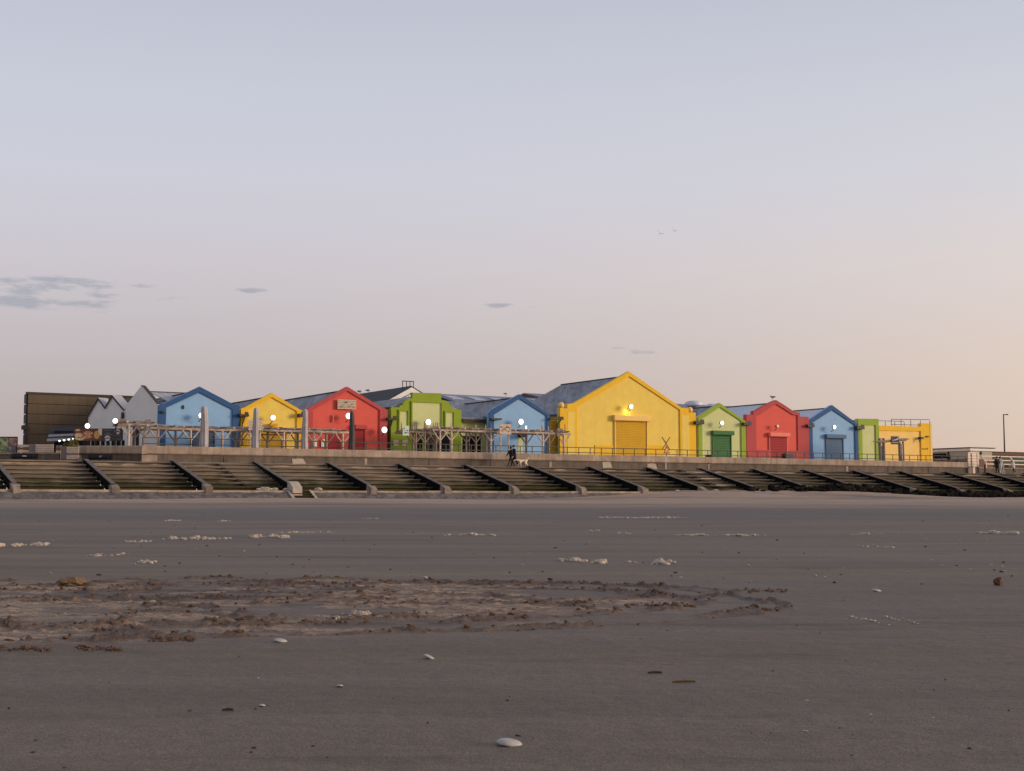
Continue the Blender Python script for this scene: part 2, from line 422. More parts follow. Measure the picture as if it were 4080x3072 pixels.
def sand_material():
    m = bpy.data.materials.new('wet beach sand'); m.use_nodes = True
    n, l = m.node_tree.nodes, m.node_tree.links
    b = n['Principled BSDF']
    geo = n.new('ShaderNodeNewGeometry'); P = geo.outputs['Position']
    def noise(sc, det, v=P, rg=.55):
        t = n.new('ShaderNodeTexNoise'); t.inputs['Scale'].default_value = sc; t.inputs['Detail'].default_value = det; t.inputs['Roughness'].default_value = rg
        l.new(v, t.inputs['Vector']); return t.outputs[0]
    def mr(x, lo, hi, a=0., bb=1.):
        t = n.new('ShaderNodeMapRange'); l.new(x, t.inputs[0])
        for k, q in enumerate((lo, hi, a, bb)): t.inputs[k + 1].default_value = q
        return t.outputs[0]
    def mix(fac, a, bb, mode='MIX'):
        t = n.new('ShaderNodeMixRGB'); t.blend_type = mode
        for i, x in enumerate((fac, a, bb)):
            if isinstance(x, (int, float)): t.inputs[i].default_value = x
            elif isinstance(x, tuple): t.inputs[i].default_value = x
            else: l.new(x, t.inputs[i])
        return t.outputs[0]
    def mth(op, a, bb):
        t = n.new('ShaderNodeMath'); t.operation = op; t.use_clamp = True
        for i, x in enumerate((a, bb)):
            if isinstance(x, (int, float)): t.inputs[i].default_value = x
            else: l.new(x, t.inputs[i])
        return t.outputs[0]
    mp = n.new('ShaderNodeMapping'); mp.inputs['Scale'].default_value = (.16, 1.0, 1); l.new(P, mp.inputs[0]); S1 = mp.outputs[0]
    firm = mix(mr(noise(1.1, 6, S1, .65), .36, .64), srgb(97, 80, 60), srgb(121, 103, 85))
    firm = mix(mr(noise(.22, 4, S1), .42, .66), firm, srgb(96, 82, 75))                  # damper sheets
    sx = n.new('ShaderNodeSeparateXYZ'); l.new(P, sx.inputs[0])
    far = mr(sx.outputs[1], 42, 72)                                                      # drier sand below the wall
    dry = mth('MULTIPLY', far, mr(noise(.32, 6, S1), .30, .48))
    firm = mix(dry, firm, srgb(166, 137, 113))
    mp3 = n.new('ShaderNodeMapping'); mp3.inputs['Scale'].default_value = (.05, .10, 1); l.new(P, mp3.inputs[0])
    firm = mix(mth('MULTIPLY', far, mr(noise(1.0, 7, mp3.outputs[0], .7), .50, .62, 0, .7)), firm, srgb(92, 74, 62))
    wy = n.new('ShaderNodeMath'); wy.operation = 'MULTIPLY_ADD'; l.new(noise(.05, 4), wy.inputs[0]); wy.inputs[1].default_value = 22.0; l.new(sx.outputs[1], wy.inputs[2])
    wet = mth('MULTIPLY', mr(wy.outputs[0], 36, 42), mr(wy.outputs[0], 62, 52))
    firm = mix(mth('MULTIPLY', wet, .4), firm, srgb(88, 76, 74))
    darkst = mth('MULTIPLY', mr(noise(1.3, 6, S1, .72), .56, .66), .7)
    firm = mix(darkst, firm, srgb(74, 61, 52))
    at = n.new('ShaderNodeAttribute'); at.attribute_name = 'dug'
    mp2 = n.new('ShaderNodeMapping'); mp2.inputs['Scale'].default_value = (.5, 1.2, 1); l.new(P, mp2.inputs[0]); S2 = mp2.outputs[0]
    loose = mix(mr(noise(13, 7, S2, .7), .38, .60), srgb(98, 76, 58), srgb(166, 138, 112))
    c = mix(mth('MULTIPLY', at.outputs['Fac'], mr(noise(7, 7, S2, .75), .22, .5, .3, 1.9)), firm, loose)
    at2 = n.new('ShaderNodeAttribute'); at2.attribute_name = 'score'
    c = mix(mth('MULTIPLY', at2.outputs['Fac'], mr(noise(16, 6, S2, .75), .3, .6, .35, 1.2)), c, srgb(92, 68, 52))
    g = mr(noise(190, 2, P, .9), .32, .68, .48, 1.46)
    c = mix(1.0, c, mix(1.0, (1, 1, 1, 1), g, 'MULTIPLY'), 'MULTIPLY')
    g = mr(noise(26, 5, P, .85), .3, .7, .82, 1.16)
    c = mix(1.0, c, mix(1.0, (1, 1, 1, 1), g, 'MULTIPLY'), 'MULTIPLY')
    l.new(c, b.inputs['Base Color'])
    b.inputs['Roughness'].default_value = .72; b.inputs['Specular IOR Level'].default_value = .34
    bp = n.new('ShaderNodeBump'); bp.inputs['Strength'].default_value = .9; bp.inputs['Distance'].default_value = .005
    l.new(noise(120, 3, P, .7), bp.inputs['Height'])
    bp2 = n.new('ShaderNodeBump'); bp2.inputs['Strength'].default_value = .5; bp2.inputs['Distance'].default_value = .02
    l.new(noise(14, 4, P, .6), bp2.inputs['Height']); l.new(bp.outputs[0], bp2.inputs['Normal'])
    l.new(bp2.outputs[0], b.inputs['Normal'])
    return m
M_SAND = sand_material()
me.materials.append(M_SAND)
# the rest of the shore, out of the picture, as one plain sheet out to the horizon
gx = [-3000, -400, -90, 0, 90, 400, 3000]; gy = [-3000, -200, 0, 40, 90, 150, 600, 3000]
gv = [(x, y, SLOPE * min(max(y, 0), 150) - .06) for y in gy for x in gx]
gf = [(j * 7 + i, j * 7 + i + 1, j * 7 + i + 8, j * 7 + i + 7) for j in range(7) for i in range(6)]
struct(obj('shore_ground', gv, gf, M_SAND, smooth=True))

def ground_xy(px, py):
    Y = FP * EYE / (py - HOR + FP * SLOPE); return (px - 2040) / FP * Y, Y
def ground(px, py):
    Y = FP * EYE / (py - HOR + FP * SLOPE); X = (px - 2040) / FP * Y
    z = float(sand_z(np.array([X]), np.array([Y]))[0][0])
    return X, Y, z

# ------------------------------------------------------------------ stepped sea defence
V_TOP, V_FOOT = -3.0, -9.9
rib_px = [340, 691, 1017, 1311, 1592, 1855, 2112, 2349, 2581, 2792, 3004, 3204, 3402, 3587, 3768, 3934]
rib_u = [uz((p, 1870), V_TOP)[0] for p in rib_px]
sp = (rib_u[-1] - rib_u[0]) / (len(rib_u) - 1)
rib_u = [rib_u[0] - 2 * sp, rib_u[0] - sp] + rib_u + [rib_u[-1] + sp, rib_u[-1] + 2 * sp]
NS = 7
RISE = (Z_PROM - Z_LEDGE) / NS
TREAD = (V_TOP - V_FOOT) / NS
rnd = random.Random(4)
steps = thing('stepped_revetment', 'long stepped concrete sea defence with sloping ribs between sand and promenade', 'sea defence', W(0, 0, 0))
for b in range(len(rib_u) - 1):
    ua, ub = rib_u[b] + .22, rib_u[b + 1] - .22
    for k in range(NS):
        zt = Z_PROM - k * RISE; zb = zt - RISE
        yf = V_TOP - k * TREAD
        yb = yf + TREAD * 1.0 + .25 if k else 0.0
        j = [rnd.uniform(-.02, .02) for _ in range(2)]
        prof = [(yf - .10 + j[0], zt - .03), (yf - .11 + j[0], zt - .10 + j[1]), (yf + .04, zt - .15), (yf + .08, zb - .12), (yb, zb - .12), (yb, zt), (yf - .06, zt)]
        nseg = 6
        g = G(); n = len(prof)
        for i in range(nseg + 1):
            x = ua + (ub - ua) * i / nseg
            w = [rnd.uniform(-.025, .025) for _ in range(3)]
            g.v += [(x, p[0] + (w[0] if q < 4 else 0), p[1] + (w[1] if q in (0, 1, 6) else 0)) for q, p in enumerate(prof)]
        for i in range(nseg):
            g.f += [(i * n + q, i * n + (q + 1) % n, (i + 1) * n + (q + 1) % n, (i + 1) * n + q) for q in range(n)]
        g.f += [tuple(range(n)), tuple(nseg * n + q for q in range(n))]
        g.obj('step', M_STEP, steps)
SL = (Z_PROM - Z_LEDGE) / (V_TOP - V_FOOT)
for i, u in enumerate(rib_u):
    y1 = V_FOOT - .25
    zA, zB = Z_PROM + .05, Z_LEDGE + .36
    zB += .03
    poly = [(V_TOP + .5, Z_PROM - .3), (V_TOP + .5, zA), (V_TOP - .15, zA), (y1, zB), (y1, Z_LEDGE - .3)]
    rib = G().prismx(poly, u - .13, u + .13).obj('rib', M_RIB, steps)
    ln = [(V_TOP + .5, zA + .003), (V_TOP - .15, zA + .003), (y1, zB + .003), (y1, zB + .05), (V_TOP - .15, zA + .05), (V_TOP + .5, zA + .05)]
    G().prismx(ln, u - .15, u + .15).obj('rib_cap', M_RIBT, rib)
    big = (i == 4)                                     # the renewed smooth block
    hgt = .62 if big else rnd.uniform(.34, .46)
    q = [(y1 - .02, Z_LEDGE - .35), (y1 - .02, Z_LEDGE + hgt), (y1 - .35, Z_LEDGE + hgt - .05), (y1 - .75 - (.25 if big else 0), Z_LEDGE + hgt * .35), (y1 - .8 - (.25 if big else 0), Z_LEDGE - .35)]
    hw = .34 if big else .25
    g = G().prismx(q, u - hw, u + hw)
    if not big:
        g.v = [(x + rnd.uniform(-.06, .06), y + rnd.uniform(-.05, .05), z + rnd.uniform(-.06, .06)) for x, y, z in g.v]
    g.obj('end_block', M_CONCP if big else M_ENDB, rib)
# footing ledge and cobbled toe apron, cut by a small stair
U0, U1 = rib_u[0], rib_u[-1]
us0 = uz((1139, 1960), -10.4)[0]; us1 = us0 + 1.75
for a, b_ in ((U0, us0), (us1, U1)):
    nn = int((b_ - a) / 3) + 1
    for k in range(nn):
        x0, x1 = a + (b_ - a) * k / nn, a + (b_ - a) * (k + 1) / nn
        d = rnd.uniform(-.02, .02)
        G().box(x0 + .01, x1 - .01, -10.75 + d, -9.6, Z_LEDGE - .5, Z_LEDGE + d * .8).obj('footing_block', M_CONC, steps)
for a, b_, nm in ((U0, us0 - .02, 'a'), (us1 + .02, U1, 'b')):
    nu, nv = int((b_ - a) * 4), 8
    xs = np.linspace(a, b_, nu + 1); ts = np.linspace(0, 1, nv + 1)
    XX, TT = np.meshgrid(xs, ts, indexing='ij')
    YY = -10.72 - TT * 1.55; ZZ = (Z_LEDGE - .12) - TT * .78 + .11 * fbm(XX * 1.9, YY * 3 + 5, 3, 9) * np.sin(np.pi * np.clip(TT + .1, 0, 1))
    vv = np.stack([XX, YY, ZZ], -1).reshape(-1, 3)
    ix = np.arange((nu + 1) * (nv + 1)).reshape(nu + 1, nv + 1)
    f4 = np.stack([ix[:-1, :-1], ix[:-1, 1:], ix[1:, 1:], ix[1:, :-1]], -1).reshape(-1, 4).tolist()
    obj('toe_apron', vv.tolist(), f4, M_COBBLE, steps)
for k in range(5):
    yk = -10.55 - k * .34; zk = Z_LEDGE - .03 - k * .16
    G().box(us0 + .16, us1 - .16, yk - .34, yk, zk - .06, zk).box(us0 + .16, us1 - .16, yk - .16, yk, zk - .5, zk - .061).obj('toe_stair_step', M_STEP, steps)
for u in (us0 + .06, us1 - .06):
    G().prismx([(-10.6, Z_LEDGE - .6), (-10.6, Z_LEDGE + .03), (-12.35, Z_LEDGE - .80), (-12.35, Z_LEDGE - 1.2)], u - .09, u + .09).obj('stair_kerb', M_CONCP, steps)
# flights of half-height access steps against two of the ribs
for ri, wdt in ((4, 2.6), (11, 2.2)):
    u1 = rib_u[ri] - .23; u0 = u1 - wdt
    for k in range(2 * NS - 2):
        zt = Z_PROM - (k + .5) * RISE / 2 - .02; yf = V_TOP - (k + 1) * TREAD / 2 - .08
        sh = 0
        G().box(u0 + sh, u1, yf, yf + TREAD / 2 + .3, zt - .075, zt).box(u0 + sh, u1, yf + .26, yf + TREAD / 2 + .3, zt - .4, zt - .076).obj('access_step', M_STEP if (ri == 4 or k % 4 != 1) else M_CONCP, steps)
# rubble lying on the footing
for (px, py, s_) in ((1058, 1946, .34), (1096, 1949, .24), (1074, 1951, .2), (1140, 1948, .2), (1185, 1937, .2), (1270, 1948, .3), (1030, 1947, .16), (2855, 1958, .3), (2700, 1950, .2)):
    u, z = uz((px, py), -10.35)
    g = G().ball((0, 0, .08), (s_, s_ * .6, s_ * .45), 8, 5, .25, rnd)
    r = g.obj('concrete_rubble', M_CONCP); r.location = W(u, -10.3, Z_LEDGE)
    tag(r, 'broken lump of pale concrete lying on the footing of the stepped sea defence', 'rubble', 'rubble on the footing')

# promenade decks (seen edge-on from the beach)
g = G().box(U0, U1, -2.95, 0.6, Z_PROM - .4, Z_PROM - .004)
s_ = g.obj('promenade', M_CONC); s_.location = W(0, 0, 0); s_.rotation_euler.z = TH; struct(s_)
u_c, _ = uz((585, 1800), 0)                     # corner where the sea wall turns
u_e, _ = uz(c8(1490, 900), 0)                   # right-hand end of the sea wall at the gate
Xc, Yc, _ = W(u_c, 0)
deck = [W(u_c, .4), W(u_e, .4), W(u_e + .2, 6), W(u_e + 60, 6), W(u_e + 60, 70), W(-20, 70), (Xc - 30, Yc + .45, 0), (Xc, Yc + .45, 0)]
deck = [(x, y, ZP) for x, y, z in deck]
n = len(deck)
struct(obj('upper_terrace', deck + [(x, y, ZP - 1.0) for x, y, z in deck], [tuple(range(n)), tuple(range(n, 2 * n))] + [(i, (i + 1) % n, n + (i + 1) % n, n + i) for i in range(n)], M_CONC))

# ------------------------------------------------------------------ sea wall
def sea_wall(name, label, loc, rot, length, npan):
    t = thing(name, label, 'sea wall', loc, rot)
    zb, zt = Z_PROM - .05, Z_WALL
    zm = zt - .55
    seg = length / npan
    for k in range(npan):
        x0, x1 = k * seg + .006, (k + 1) * seg - .006
        g = G()
        g.prismx([(0.02, zb), (.0, zm - .06), (.4, zm - .06), (.4, zb)], x0, x1)
        d = rnd.uniform(-.008, .008)
        p = g.obj('wall_panel', M_CONCD, t)
        G().prismx([(-.14 + d, zm), (-.16 + d, zm + .06), (-.16 + d, zt - .04), (-.12, zt), (.42, zt), (.42, zm - .058), (-.06, zm - .058)], x0, x1).obj('coping_block', M_CONC, t)
        G().box(x0 + .02, x0 + .22 + rnd.random() * .1, -.022, .01, zb, zm - .1).obj('pilaster_strip', M_CONC if k % 3 == 0 else M_CONCD, p)
    return t
sw = sea_wall('sea_wall', 'long weathered concrete parapet wall along the promenade below the coloured houses', W(u_c, 0, 0), TH, u_e - u_c, 15)
G().box(-.35, .75, -.05, .43, Z_PROM - .05, Z_WALL - .66).obj('corner_pier', M_CONC, sw)
G().box(-.4, .004, -.17, .44, Z_WALL - .61, Z_WALL - .004).obj('corner_coping', M_CONC, sw)
xl, _ = atY((312, 1800), Yc)
sea_wall('sea_wall', 'short shaded parapet wall behind the bench numbered 17, left of the wall corner', (xl, Yc, 0), 0, Xc - xl - .1, 3)
# pale patches on the wall face
for (pa, pb, nm) in (((1166, 1826), (1220, 1848), 0), ((2402, 1836), (2441, 1867), 1), ((2580, 1846), (2621, 1872), 2)):
    ua, za = uz(pa, -.03); ub, zb_ = uz(pb, -.03)
    q = [(ua, zb_), (ua - .05, za - .05), (ua + (ub - ua) * .45, za), (ub - .25, za - .03), (ub, zb_)]
    p_ = [(x - u_c, z) for x, z in q]
    G().prism(p_, -.03, -.006).obj('repair_patch', M_CONCP, sw)

# low wall, board screens and benches to the left of the corner
xa, _ = atY((-160, 1800), Yc - 1.0); xb, _ = atY((236, 1800), Yc - 1.0)
_, zt = atY((100, 1809), Yc - 1.0)
lw = thing('low_wall', 'low stained concrete wall behind the leftmost bench', 'wall', (xa, Yc - 1.0, Z_PROM - .01), 0)
for k in range(4):
    w_ = (xb - xa) / 4
    G().box(k * w_ + .01, (k + 1) * w_ - .01, 0, .45, 0, zt - Z_PROM).obj('wall_panel', M_CONCD, lw)
    G().box(k * w_ + .01, (k + 1) * w_ - .01, -.06, .5, zt - Z_PROM + .002, zt - Z_PROM + .1).obj('coping_block', M_CONC, lw)
def board(name, label, cat, p0, p1, Y, m, thick=.08, legs=True, group=None):
    x0, z1 = atY(p0, Y); x1, z0 = atY(p1, Y)
    t = thing(name, label, cat, ((x0 + x1) / 2, Y, min(z0, ZP) - .3), 0, group)
    w2 = (x1 - x0) / 2; zo = min(z0, ZP) - .3
    G().box(-w2, w2, 0, thick, z0 - zo, z1 - zo).obj('panel', m, t)
    if legs:
        for s in (-1, 1): G().box(s * w2 * .9 - .04, s * w2 * .9 + .04, thick, thick + .08, 0, z1 - zo - .05).obj('leg', M_TIMBD, t)
    return t, w2, z0 - zo, z1 - zo
def pattern(name, cols, scale, rough=.7):
    m = bpy.data.materials.new(name); m.use_nodes = True
    n, l = m.node_tree.nodes, m.node_tree.links
    geo = n.new('ShaderNodeNewGeometry')
    t = n.new('ShaderNodeTexNoise'); t.inputs['Scale'].default_value = scale; t.inputs['Detail'].default_value = 4; t.inputs['Distortion'].default_value = 1.2
    l.new(geo.outputs['Position'], t.inputs['Vector'])
    r = n.new('ShaderNodeValToRGB'); e = r.color_ramp.elements
    while len(e) < len(cols): e.new(.5)
    for k, c in enumerate(cols): e[k].position = .3 + .4 * k / (len(cols) - 1); e[k].color = srgb(*c)
    l.new(t.outputs[0], r.inputs[0]); l.new(r.outputs[0], n['Principled BSDF'].inputs['Base Color']); n['Principled BSDF'].inputs['Roughness'].default_value = rough
    return m
M_FLW1 = pattern('printed green leaves', [(70, 66, 62), (96, 104, 66), (150, 160, 110), (180, 180, 150)], 2.2)
M_FLW2 = pattern('printed orange flowers', [(84, 74, 72), (120, 96, 88), (176, 130, 108), (150, 136, 134)], 2.6)
M_FLW3 = pattern('printed grey flowers', [(84, 80, 80), (110, 104, 104), (170, 164, 164)], 3.0)
YB = Yc - .6
t, w2, z0, z1 = board('mural_board', 'dark board printed with green and orange flowers at the left edge', 'mural', c1(-70, 862), c1(203, 1058), YB + .3, M_BROWND)
sx_ = lambda f: -w2 + 2 * w2 * f
G().box(sx_(.0), sx_(.60), -.012, -.002, z0 + .02, z1 - .08).obj('printed_leaves', M_FLW1, t)
G().box(sx_(.61), sx_(.97), -.012, -.002, z0 + (z1 - z0) * .48, z1 - .1).obj('printed_flowers', M_FLW2, t)
G().box(sx_(.61), sx_(.95), -.012, -.002, z0 + .04, z0 + (z1 - z0) * .47).obj('printed_flowers', M_FLW3, t)
def slats(name, label, cat, p0, p1, Y, rowcols, group=None):
    x0, z1 = atY(p0, Y); x1, z0 = atY(p1, Y)
    t = thing(name, label, cat, ((x0 + x1) / 2, Y, z0 - .05), 0, group)
    w2 = (x1 - x0) / 2; n = len(rowcols); h = (z1 - z0) / n
    for k, m in enumerate(rowcols):
        G().box(-w2, w2, -.01 * (k % 2), .06, .05 + k * h + .01, .05 + (k + 1) * h - .01).obj('plank', m, t)
    for s in (-1, 1): G().box(s * w2 * .85 - .05, s * w2 * .85 + .05, .06, .14, 0, z1 - z0 + .05).obj('post', M_TIMBD, t)
    return t, w2, z1 - z0
M_PBR = mat('brown plank', srgb(122, 88, 62), .85, .15, 6)
M_PGR = mat('grey plank', srgb(122, 112, 108), .85, .15, 6)
slats('plank_fence', 'brown and pale planks beside the flower mural', 'fence', c1(208, 955), c1(345, 1050), YB, [M_PLANK, M_PBR, M_TIMB])
board('electrical_cabinet', 'narrow grey panel between the plank fence and pale boards', 'panel', c1(346, 950), c1(418, 1052), YB - .05, M_PGR, .3, False)
slats('notice_board', 'wide pale plank notice board above the low wall', 'sign', c1(422, 952), c1(630, 1050), YB - .08, [M_PLANK] * 4)
board('electrical_cabinet', 'upright grey panel left of the tall pale board', 'panel', c1(722, 978), c1(785, 1125), YB - .5, M_PGR, .3, False)
slats('notice_board', 'tall pale plank board standing left of the bench numbered 17', 'sign', c1(790, 980), c1(930, 1130), YB - .55, [M_PLANK, M_PLANK, M_PGR, M_PLANK, M_PLANK, M_PLANK])
slats('plank_fence', 'small brown plank screen between the two pale boards', 'fence', c1(664, 965), c1(718, 1055), YB, [M_PLANK, M_PBR, M_PGR])
def text_mesh(s, size, m, parent, loc, name='number'):
    c = bpy.data.curves.new('t', 'FONT'); c.body = s; c.size = size; c.extrude = .004; c.align_x = 'CENTER'
    o = bpy.data.objects.new('t', c); COL.objects.link(o)
    me_ = bpy.data.meshes.new_from_object(o.evaluated_get(bpy.context.evaluated_depsgraph_get()))
    bpy.data.objects.remove(o); me_.materials.clear(); me_.materials.append(m)
    k = bpy.data.objects.new(name, me_); COL.objects.link(k); k.parent = parent; k.location = loc; k.rotation_euler = (math.pi / 2, 0, 0)
    return k
def bench(label, p0, p1, Y, num=None):
    x0, zt = atY(p0, Y); x1, zb_ = atY(p1, Y)
    t = thing('bench', label, 'bench', ((x0 + x1) / 2, Y, Z_PROM), 0, 'promenade benches')
    w2 = (x1 - x0) / 2; h = zt - Z_PROM
    for k in range(3): G().box(-w2, w2, .20 + k * .02, .24 + k * .02, h - .13 - k * .13, h - .02 - k * .13).obj('back_slat', M_BLACK, t)
    for k in range(4): G().box(-w2, w2, -.3 + k * .12, -.2 + k * .12, h * .5, h * .5 + .04).obj('seat_slat', M_BLACK, t)
    for s in (-1, 1):
        x = s * w2 * .82
        G().tube([(x, -.28, 0), (x, -.22, h * .48)], .03).obj('leg', M_BLACK, t)
        G().tube([(x, .42, 0), (x, .20, h * .5), (x, .30, h)], .03).obj('leg', M_BLACK, t)
        G().tube([(x, -.3, h * .5), (x, -.3, h * .72), (x, .24, h * .74)], .025).obj('armrest', M_BLACK, t)
    if num: text_mesh(num, .22, M_WINK, t, (0, .19, h - .27))
    else:
        G().box(-.16, .14, .185, .197, h - .24, h - .17).obj('label_plate', M_WINK, t)
    return t
bench('black slatted bench below the brown plank fence, farther left one', c1(122, 1056), c1(436, 1140), Yc - 2.0)
bench('black slatted bench numbered 17 below the short shaded wall', c1(1030, 1066), c1(1322, 1150), Yc - 1.1, '17')

# ------------------------------------------------------------------ coloured houses
Z0 = ZP
def face_pts(c, pts, v): return [uz(c(*p), v) for p in pts]
def shutter(parent, x0, x1, ztop, zbot, m, mbox, y=-.04, box=(0.2, .36), name='roller_door'):
    n = max(8, int((ztop - zbot) / .16)); prof = []
    for k in range(n):
        za = zbot + (ztop - zbot) * k / n; zb_ = zbot + (ztop - zbot) * (k + 1) / n
        prof += [(y, za), (y - .03, za + .03), (y - .03, zb_ - .02)]
    prof += [(y, ztop), (y + .03, ztop), (y + .03, zbot)]
    d = G().prismx(prof, x0, x1).obj(name, m, parent)
    if box:
        ov, h = box
        q = [(-.04, ztop), (-.40, ztop), (-.44, ztop + .06), (-.44, ztop + h - .05), (-.40, ztop + h), (-.04, ztop + h)]
        G().prismx(q, x0 - ov, x1 + ov).obj('shutter_box', mbox, d)
        for xx in (x0 - .1, x1): G().box(xx, xx + .1, -.14, .0, zbot, ztop - .002).obj('guide_rail', mbox, d)
    return d
def house(name, label, c, outer, inner, mw, mt, depth=22, v=FV, roof=M_SLATE, rc=None, drop=.32, trim=.12, cat='house', close=None):
    O = face_pts(c, outer, v); I = face_pts(c, inner, v) if inner else None
    u0 = O[0][0]
    t = thing(name, label, cat, W(u0, v, Z0))
    O = [(u - u0, z - Z0) for u, z in O]
    wall = G().prism([(O[0][0], 0)] + O + [(O[-1][0], 0)], .0, .35).obj('front_wall', mw, t)
    if I:
        I = [(u - u0, z - Z0) for u, z in I]
        zc = 0 if close is None else uz(c(*close), v)[1] - Z0
        if close is None:
            poly = [(O[0][0], 0)] + O + [(O[-1][0], 0), (I[-1][0], 0)] + I[::-1] + [(I[0][0], 0)]
            G().prism(poly, -trim, -.001).obj('trim_band', mt, t)
        else:
            poly = [(O[0][0], 0)] + O + [(O[-1][0], 0), (O[-1][0] * .5 + O[0][0] * .5, 0), (O[-1][0] * .5, zc), (I[-1][0], zc)] + I[::-1] + [(I[0][0], zc), (O[-1][0] * .5 - .01, zc), (O[-1][0] * .5 - .01, 0)]
            G().prism(poly, -trim, -.001).obj('trim_band', mt, t)
    if rc:                                    # gable roof: (left eave, apex, right eave) in crop px
        R = [(u - u0, z - Z0 - drop) for u, z in face_pts(c, rc, v)]
        (xl_, zl), (xa_, za), (xr_, zr) = R
        body = [(xl_ + .3, 0), (xl_ + .3, zl - .15), (xa_, za - .15), (xr_ - .3, zr - .15), (xr_ - .3, 0)]
        G().prism(body, .36, depth - .3).obj('body', mw, t)
        G().prism([(xl_, zl - .13), (xa_, za - .13), (xa_, za), (xl_, zl)], .355, depth).obj('roof', roof, t)
        G().prism([(xa_ + .002, za - .13), (xr_, zr - .13), (xr_, zr), (xa_ + .002, za)], .355, depth).obj('roof', roof, t)
        G().tube([(xa_, .5, za + .01), (xa_, depth - .05, za + .01)], .09, 6).obj('ridge_tiles', M_DARKROOF if roof is not M_ZINC else M_GUT, t)
    return t, u0, O
def P(c, x, y, u0, v=FV):
    u, z = uz(c(x, y), v); return u - u0, z - Z0
def hopper(parent, c, x0, y0, x1, y1, u0, pipe=None, v=FV):
    a, za = P(c, x0, y0, u0, v - .3); b_, zb_ = P(c, x1, y1, u0, v - .3)
    h = G().box(a, b_, -.55, -.13, zb_, za).obj('gutter_box', M_GUT, parent)
    G().box(a + (b_ - a) * .55, b_ - .05, -.56, -.50, zb_ + .05, za + .18).obj('hopper_lip', M_GUT, h)
    if pipe:
        pts = [P(c, x, y, u0, v - .25) for x, y in pipe]
        G().tube([(x, -.25, max(z, 0)) for x, z in pts], .07).obj('downpipe', M_GUT, parent)
def flood(label, c, x, y, v, zoff=0, on=True, r=.24, arm=None, group='floodlights on the house fronts'):
    u, z = uz(c(x, y), v)
    t = thing('floodlight', label, 'lamp', W(u, v, z), TH, group)
    G().tube([(0, -.02, 0), (0, .03, 0), (0, .20, 0), (0, .26, 0)], [r * 1.04, r * 1.12, r * .8, r * .3], 16).obj('housing', M_GUT, t, True)
    G().ball((0, -.02, 0), (r, r * .45, r), 14, 8).obj('lens', M_LAMP if on else M_WHITE, t, True)
    G().tube([(0, .15, -.05), (0, .15, -r - .1), (-.05, .45, -r - .25)], .035, 6).obj('bracket', M_GUT, t)
    if on and c is c5:
        pl = bpy.data.lights.new('lamp_glow', 'POINT'); pl.energy = 14; pl.color = (1, .86, .35); pl.shadow_soft_size = .08
        po = bpy.data.objects.new('lamp_glow', pl); COL.objects.link(po); po.parent = t; po.location = (0, .45, -.5)
    return t

# 1 pale blue house at the left
t, u0, O = house('blue_house', 'large pale blue gabled house with deep blue border, left end of the row', c2,
    [(88, 487), (160, 468), (577, 270), (950, 465), (1052, 500)], [(180, 520), (575, 337), (967, 540)], M_LBLUE, M_DBLUE, rc=[(100, 490), (577, 270), (1040, 495)])
x0, z1 = P(c2, 492, 790, u0); x1, _ = P(c2, 745, 790, u0); shutter(t, x0, x1, z1, 0, M_SBLUE, M_DBLUE)
hopper(t, c2, 1045, 595, 1155, 625, u0, [(1115, 628), (1085, 720), (1085, 970)])
a, z = P(c2, 385, 512, u0); G().ball((a, -.05, z), (.1, .08, .17), 8, 6).obj('vent', M_GUT, t)
a, z = P(c2, 135, 572, u0); G().ball((a, -.2, z), (.24, .1, .12), 8, 6).obj('camera_dome', M_GUT, t)
# 2 small yellow house
t, u0, O = house('yellow_house', 'small yellow gabled house between the large blue and red houses', c2,
    [(1066, 530), (1112, 518), (1432, 345), (1765, 543), (1795, 556)], [(1150, 545), (1432, 395), (1730, 562)], M_YEL, M_GOLD, rc=[(1070, 535), (1432, 345), (1790, 552)], depth=26)
x0, z1 = P(c2, 1290, 860, u0); x1, _ = P(c2, 1600, 860, u0); shutter(t, x0, x1, P(c2, 1400, 830, u0)[1], 0, M_YELD, M_GOLD)
a, za = P(c2, 1398, 710, u0); b_, zb_ = P(c2, 1482, 738, u0); G().box(a, b_, -.5, -.0, zb_, za).obj('lamp_shelf', M_YELD, t)
hopper(t, c2, 1745, 590, 1800, 630, u0)
# 3 red house
t, u0, O = house('red_house', 'large red gabled house with a slatted wooden sign high on its front', c3,
    [(75, 528), (540, 270), (930, 503), (1018, 545)], [(135, 545), (545, 320), (925, 547)], M_RED, M_DRED, rc=[(78, 528), (540, 270), (1010, 542)], depth=27)
x0, z1 = P(c3, 636, 775, u0); x1, _ = P(c3, 745, 775, u0); shutter(t, x0, x1, z1, 0, M_SRED, M_DRED, box=(.12, .38))
x0, z1 = P(c3, 330, 800, u0); x1, _ = P(c3, 500, 800, u0); shutter(t, x0, x1, z1, 0, M_SRED, M_DRED, box=None)
a, z = P(c3, 372, 605, u0); _, z2 = P(c3, 372, 690, u0); G().tube([(a, -.14, z2), (a, -.14, z)], .06).obj('strip_lamp', M_CORAL, t)
for xx in (125, 232):
    a, z1 = P(c3, xx, 892, u0); b_, z0 = P(c3, xx + 52, 988, u0); G().box(a, b_, -.16, -.125, z0, z1).obj('poster', M_WHITE, t)
hopper(t, c3, 1020, 640, 1120, 668, u0, [(1080, 668), (1055, 760), (1050, 1000)])
a, z0 = P(c3, 925, 1000, u0); b_, z1 = P(c3, 1012, 758, u0); G().box(a, b_, -.02, -.002, 0, z1).obj('lower_panel', M_RED, t)
